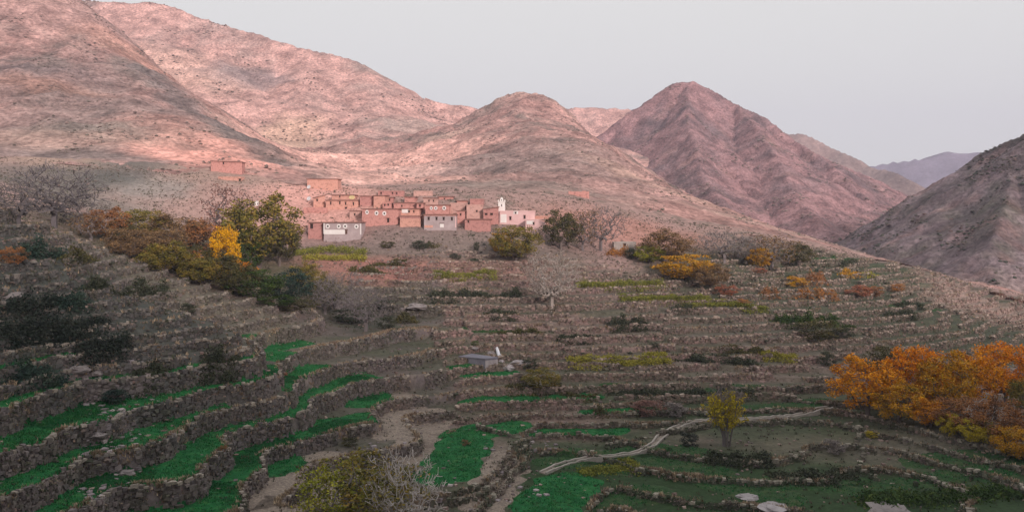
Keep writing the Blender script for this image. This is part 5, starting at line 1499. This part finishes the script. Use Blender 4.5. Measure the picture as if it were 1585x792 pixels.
tree('broad', 385, 420, 60, 50, 'green', 'green tree under the biggest olive tree', 202, RAV)
bush(371, 431, 26, 40, 'flame', 'orange bush below the biggest olive tree', 195, RAV)
tree('broad', 345, 446, 48, 80, 'dark_olive', 'dark olive tree on the ravine edge below the golden one', 180, RAV)
tree('broad', 312, 440, 36, 60, 'olive', 'olive shrub tree on the ravine edge left of centre', 176, RAV)
tree('broad', 395, 466, 46, 74, 'green', 'mid green tree in the lower ravine', 182, RAV)
tree('broad', 442, 474, 52, 76, 'teal', 'bluish dark green tree in the lower ravine', 186, RAV)
tree('broad', 476, 458, 46, 54, 'olive', 'olive brown tree right of the bluish one', 200, RAV)
bush(425, 482, 26, 56, 'green', 'bright green bush at the lower edge of the ravine', 182, RAV)
tree('sparse', 503, 486, 50, 56, 'dark_olive', 'thin dark tree left of the grey bare ones', 188, RAV)
tree('bare', 528, 494, 66, 74, M_GREYBARK, 'left of the two grey bare trees at the ravine mouth', 190, RAV)
tree('bare', 566, 513, 60, 68, M_GREYBARK, 'right of the two grey bare trees at the ravine mouth', 186, RAV)
bush(548, 500, 26, 50, 'dark', 'dark bush between the two grey bare trees', 188, RAV)
tree('broad', 200, 400, 44, 66, 'brown', 'brown tree behind the low pale brown one in the ravine', 178, RAV)
tree('broad', 258, 424, 46, 70, 'olive', 'olive tree on the ravine edge below the pale brown one', 172, RAV)
tree('broad', 312, 432, 34, 60, 'amber', 'amber tree left of the orange bush in the ravine', 188, RAV)
tree('sparse', 140, 372, 40, 60, 'brown', 'thin brown tree left of the orange brown one', 168, RAV)
tree('broad', 368, 458, 44, 64, 'dark_olive', 'dark olive tree left of the mid green one', 180, RAV)
bush(455, 492, 28, 60, 'dark_olive', 'olive bush under the bluish tree', 184, RAV)
bush(598, 508, 18, 30, 'dark', 'dark bush right of the grey bare trees', 186, RAV)

VIL = 'trees at the right end of the village'
tree('broad', 798, 404, 54, 74, 'olive', 'olive and orange tree in front of the pink mosque', 225, VIL)
tree('broad', 775, 392, 32, 38, 'amber', 'small amber tree at the left foot of the olive mosque tree', 228, VIL)
tree('broad', 868, 386, 58, 64, 'dark_olive', 'dark olive tree right of the pink annex', 225, VIL)
tree('sparse', 902, 388, 62, 60, 'brown', 'brown thin tree between the dark olive and the grey bare one', 225, VIL)
tree('bare', 930, 388, 66, 74, M_GREYBARK, 'grey bare tree left of the low grey hut', 225, VIL)
bush(962, 396, 13, 46, 'dull_orange', 'low orange bush under the low grey hut', 220, VIL)
bush(978, 402, 18, 22, 'dark', 'dark bush beside the low orange bush', 220, VIL)
tree('broad', 1030, 408, 50, 82, 'brown', 'wide brown tree right of the low grey hut', 220, VIL)
tree('broad', 1005, 408, 28, 44, 'yellow_green', 'yellow green shrub tree under the wide brown one', 220, VIL)
tree('broad', 1060, 434, 40, 88, 'amber', 'amber tree below the wide brown one', 210, VIL)
tree('bare', 1120, 406, 48, 84, M_GREYBARK, 'lilac grey bare tree in the row right of the village', 225, VIL)
tree('sparse', 1155, 408, 40, 50, 'grey', 'small grey tree right of the lilac grey bare one', 225, VIL)
tree('sparse', 1195, 416, 54, 80, 'brown', 'last wide brown tree of the row right of the village', 220, VIL)
tree('broad', 1178, 416, 32, 40, 'amber', 'small amber tree at the foot of the last brown one', 220, VIL)
tree('broad', 1100, 446, 36, 60, 'brown', 'brown shrub tree right of the amber one', 210, VIL)
tree('broad', 1236, 412, 34, 50, 'dark_olive', 'dark olive tree at the right end of the row', 225, VIL)
tree('bare', 854, 479, 84, 88, mat_mottle('beige_bark', (0.34, 0.29, 0.26), (0.46, 0.40, 0.36), 2.0, 0.02), 'lone tall pale bare tree in the middle of the terraces')
tree('broad', 838, 604, 34, 56, 'olive', 'small olive tree with a pale trunk right of the grey hut', bark=M_PALEBARK)

AUT = 'autumn trees at the right edge'
tree('broad', 1342, 642, 86, 108, 'orange', 'orange tree at the left end of the autumn grove', 150, AUT)
tree('broad', 1392, 654, 60, 84, 'amber', 'amber tree in front of the leftmost orange one', 145, AUT)
tree('broad', 1418, 632, 94, 92, 'flame', 'flame orange tree, second in the autumn grove', 160, AUT)
tree('broad', 1385, 590, 52, 84, 'dark_olive', 'dull olive tree behind the leftmost orange ones', 180, AUT)
tree('broad', 1462, 640, 92, 92, 'amber', 'broad amber tree in the middle of the autumn grove', 152, AUT)
tree('broad', 1505, 632, 84, 86, 'orange', 'orange tree right of the broad amber one', 158, AUT)
tree('broad', 1556, 622, 90, 92, 'flame', 'tallest flame orange tree at the right edge', 160, AUT)
tree('broad', 1488, 672, 56, 92, 'rust', 'rusty tree low in the middle of the autumn grove', 142, AUT)
tree('broad', 1440, 662, 44, 60, 'orange', 'small orange tree under the broad amber one', 145, AUT)
tree('broad', 1548, 690, 70, 80, 'rust', 'rust brown tree at the lower right of the grove', 136, AUT)
tree('broad', 1576, 712, 50, 70, 'amber', 'amber tree at the right edge, lowest of the grove', 130, AUT)
tree('broad', 1510, 688, 40, 50, 'yellow', 'yellowish shrub tree below the pale bare one', 136, AUT)
tree('broad', 1592, 650, 70, 60, 'olive', 'olive tree cut by the right edge', 145, AUT)
tree('bare', 1527, 682, 60, 60, M_PALEBARK, 'pale bare tree standing in front of the autumn grove', 132, AUT)
tree('broad', 1470, 676, 36, 36, 'yellow', 'small yellow tree at the front edge of the grove', 140, AUT)

tree('up', 1125, 690, 86, 76, 'yellow', 'slim stemmed yellow poplar clump with bare tops beside the channel')
tree('mid', 572, 822, 116, 165, 'olive', 'olive and amber tree at the bottom edge, nearest of all', y=104)
tree('mid', 525, 808, 90, 130, 'yellow_green', 'yellow green tree left of the pale branched one at the bottom', y=103)
tree('bare', 624, 824, 112, 118, M_PALEBARK, 'whitish leafless branched tree at the bottom edge', y=101)

# bushes that stand out singly
ORB = 'orange bushes on the right terraces'
for u, v, h, w, pal, lab in (
 (1195, 462, 14, 36, 'rust', 'rusty bush, first from the left in the long orange row'), (1232, 444, 16, 34, 'amber', 'amber bush above the left end of the long orange row'), (1264, 442, 17, 40, 'rust', 'rusty bush above the middle of the long orange row'),
 (1240, 462, 16, 40, 'dull_orange', 'orange bush, second from the left in the long orange row'), (1275, 463, 17, 48, 'dull_orange', 'orange bush in the middle of the long orange row'), (1330, 460, 18, 40, 'red', 'red brown bush right of the middle of the orange row'),
 (1352, 458, 15, 34, 'rust', 'rusty bush, second from the right end of the orange row'), (1390, 452, 15, 22, 'dull_orange', 'small orange bush at the right end of the row'), (1318, 430, 12, 34, 'amber', 'amber bush on the terrace above the red brown one'),
 (1350, 430, 11, 28, 'crop_yellow', 'pale yellow bush above the rusty ones'), (1150, 474, 12, 24, 'dull_orange', 'small orange bush left of the long orange row'), (1125, 456, 16, 36, 'red', 'reddish bush below the brown shrub tree'), (1175, 424, 10, 22, 'red', 'small red bush below the last brown tree')):
    bush(u, v, h, w, pal, lab, group=ORB)
DKB = 'dark bushes on the terraces'
for u, v, h, w, pal, lab in (
 (650, 386, 14, 26, 'dark', 'dark bush under the largest adobe house'), (668, 383, 10, 26, 'dark_olive', 'olive bush below the blank orange house'), (600, 384, 12, 22, 'dark_olive', 'small olive bush right of the yellow crop strip'),
 (520, 372, 9, 40, 'maroon', 'maroon bush directly under the lowest house'), (704, 402, 10, 18, 'dark', 'lone dark bush under the grey house'), (738, 388, 14, 10, 'dark', 'narrow dark bush below the red adobe house'), (736, 404, 10, 24, 'dark', 'dark bush below the narrow one'),
 (596, 478, 16, 30, 'dark', 'round dark bush right of the ravine mouth'), (628, 500, 14, 40, 'dark_olive', 'olive bush under the long grey boulder'), (783, 488, 10, 34, 'dark', 'flat dark bush left of the lone bare tree foot'),
 (1012, 540, 11, 14, 'dark', 'single small dark bush on the bare right terraces'), (1060, 484, 16, 40, 'dark', 'dark bush under the yellow strips'), (960, 506, 14, 40, 'dark', 'long dark bush right of the lone bare tree'), (988, 507, 12, 36, 'dark', 'dark bush, right one of the pair right of the bare tree'),
 (1268, 526, 34, 60, 'dark_olive', 'large dark olive bush above the autumn grove'), (1240, 505, 20, 60, 'green', 'green bush left of the large dark olive one'), (1305, 524, 18, 40, 'dark', 'dark bush right of the large olive one'), (1282, 566, 22, 30, 'dark', 'dark bush left of the autumn grove'),
 (150, 450, 18, 60, 'dark', 'left of the two dark bushes on the left shoulder'), (225, 458, 22, 74, 'dark', 'right of the two dark bushes on the left shoulder'), (45, 490, 30, 90, 'black', 'large blackish bush at the left edge'), (110, 480, 22, 60, 'teal', 'bluish bush right of the large blackish one'),
 (20, 410, 30, 40, 'rust', 'rust tinged bush at the left edge under the dark trees'), (60, 400, 30, 70, 'teal', 'bluish green bush under the dark bare trees'), (120, 405, 24, 60, 'dark_olive', 'dull olive bush right of the bluish green one'),
 (20, 535, 28, 80, 'black', 'blackish bush on the bank at the left edge'), (95, 530, 30, 80, 'black', 'blackish bush mass on the left bank'), (155, 560, 36, 90, 'black', 'largest blackish bush above the stony gully'), (60, 600, 24, 70, 'teal', 'bluish dark bush on the lower left bank'),
 (230, 588, 16, 60, 'dark', 'dark bush below the long thin barley strip'), (340, 583, 24, 62, 'dark', 'dark bush on the bank above the long curved strip'), (180, 625, 24, 40, 'teal', 'bluish bush on the right side of the stony gully'), (290, 487, 18, 24, 'dark', 'single dark bush on the pale spur'),
 (345, 703, 14, 16, 'rust', 'small rusty bush beside the widest green field'), (440, 583, 8, 10, 'red', 'tiny red bush at the spur tip'), (1005, 640, 22, 50, 'maroon', 'maroon bush on the stony mound by the channel'), (1045, 645, 22, 36, 'grey', 'grey bush on the stony mound by the channel'),
 (822, 572, 18, 26, 'dark', 'dark bush right of the spring boulders'), (735, 536, 10, 12, 'green', 'bright green bush above the grey hut'), (1350, 678, 12, 20, 'yellow', 'small yellow bush in the meadow under the autumn grove'), (1290, 702, 22, 34, 'grey', 'grey thorn bush in the bottom right meadow'),
 (1065, 690, 22, 30, 'black', 'blackish leaf clump standing in for the dark opening under the channel'), (880, 350, 12, 20, 'dark_olive', 'small dark bush on the slope right of the annex'), (930, 640, 10, 26, 'dark_olive', 'low olive bush in the centre right terraces'),  # added blackish clump stands in for the dark opening beneath the channel
 (720, 690, 10, 14, 'brown', 'tiny brown bush on the rim of the big middle field'), (540, 690, 14, 26, 'dark_olive', 'olive bush on the bank above the brown plot')):
    bush(u, v, h, w, pal, lab, group=DKB)

CR = [([(450, 396), (505, 391), (567, 396)], 8, 2.5, 'crop_green', 'yellow green crop strip below the lowest house, upper of a pair'),
 ([(470, 402), (567, 403)], 6, 1.5, 'crop_yellow', 'yellow crop strip below the lowest house, lower of a pair'),
 ([(672, 431), (770, 431)], 8, 2.0, 'crop_green', 'short yellow green crop strip left of the lone bare tree top'),
 ([(893, 445), (1030, 444)], 8, 2.5, 'crop_green', 'long yellow green crop strip right of the lone bare tree'),
 ([(960, 466), (1100, 465)], 7, 2.5, 'crop_green', 'pale yellow green crop strip under the amber tree'),
 ([(1060, 474), (1130, 474), (1190, 482)], 6, 2.5, 'crop_green', 'yellow green crop strip running toward the green bush'),
 ([(880, 566), (960, 566), (1040, 563)], 8, 2.2, 'crop_yellow', 'long yellow crop strip in the middle of the right terraces'),
 ([(1003, 556), (1032, 556)], 7, 1.6, 'crop_yellow', 'small bright yellow crop patch above the long yellow strip'),
 ([(1180, 558), (1235, 558)], 7, 1.8, 'crop_yellow', 'short yellow crop strip at the right of the terraces'),
 ([(900, 735), (990, 725)], 5, 2.0, 'crop_green', 'yellowish weed strip under the pale channel')]
for pts, h, d, pal, lab in CR:
    strip(pts, h * 1.35, d, pal, 'crop_strip', lab, 'crop', 'stuff')
HG = [([(658, 460), (812, 460)], 13, 2.0, 'dark', 'dark green hedge left of the lone bare tree'),
 ([(655, 467), (705, 467)], 8, 1.5, 'dark', 'short dark hedge below the left end of the long one'),
 ([(750, 488), (806, 488)], 10, 1.8, 'dark', 'dark hedge below the lone bare tree, on the left'),
 ([(760, 518), (840, 516)], 8, 1.6, 'dark_olive', 'olive hedge above the grey hut'),
 ([(860, 529), (930, 528)], 10, 1.6, 'dark', 'dark hedge right of the grey hut, on the terrace above'),
 ([(945, 512), (1010, 510)], 10, 1.6, 'dark', 'dark hedge right of the lone bare tree, two terraces down'),
 ([(1045, 558), (1180, 566)], 12, 2.0, 'dark', 'long dark hedge right of the long yellow strip'),
 ([(780, 604), (870, 602)], 6, 1.6, 'dark_olive', 'low olive hedge by the small pale trunked tree'),
 ([(940, 612), (1100, 611), (1170, 608)], 7, 1.6, 'dark', 'long low dark hedge above the stony mound'),
 ([(1110, 545), (1190, 548)], 8, 1.5, 'dark_olive', 'olive hedge over the dark right hedge'),
 ([(1190, 497), (1260, 500), (1330, 508)], 10, 2.0, 'green', 'green hedge sloping above the large olive bush'),
 ([(1385, 474), (1440, 478)], 9, 2.0, 'dark', 'dark hedge near the far right crest'),
 ([(1370, 490), (1430, 494)], 8, 2.0, 'dark', 'dark hedge one terrace under the far right one'),
 ([(1260, 412), (1340, 412)], 8, 2.0, 'dark', 'dark hedge along the crest right of the tree row'),
 ([(0, 525), (100, 520), (160, 518)], 20, 2.5, 'black', 'tall blackish hedge on the bank at the left edge'),
 ([(0, 590), (60, 580)], 18, 2.0, 'teal', 'bluish hedge on the bank above the second barley strip'),
 ([(130, 448), (180, 450)], 8, 1.5, 'dark', 'low dark hedge on the left shoulder'),
 ([(305, 588), (375, 577)], 18, 1.5, 'dark', 'dark hedge under the long thin barley strip'),
 ([(1090, 720), (1200, 715)], 12, 2.0, 'dark', 'dark hedge on the bank under the poplar clump'),
 ([(1190, 740), (1330, 742)], 10, 2.0, 'dark', 'dark hedge along the bottom right meadow'),
 ([(1330, 782), (1480, 775), (1585, 765)], 12, 3.0, 'green', 'weedy green hedge in the bottom right corner'),
 ([(860, 612), (930, 618)], 6, 1.4, 'dark_olive', 'low hedge left of the long low dark one'),
 ([(540, 420), (600, 424)], 8, 1.6, 'dark_olive', 'olive hedge below the yellow crop strips'),
 ([(570, 412), (640, 410)], 7, 1.6, 'dark_olive', 'olive hedge right of the yellow crop strips')]
for pts, h, d, pal, lab in HG:
    strip(pts, h, d, pal, 'hedge', lab, 'hedge')
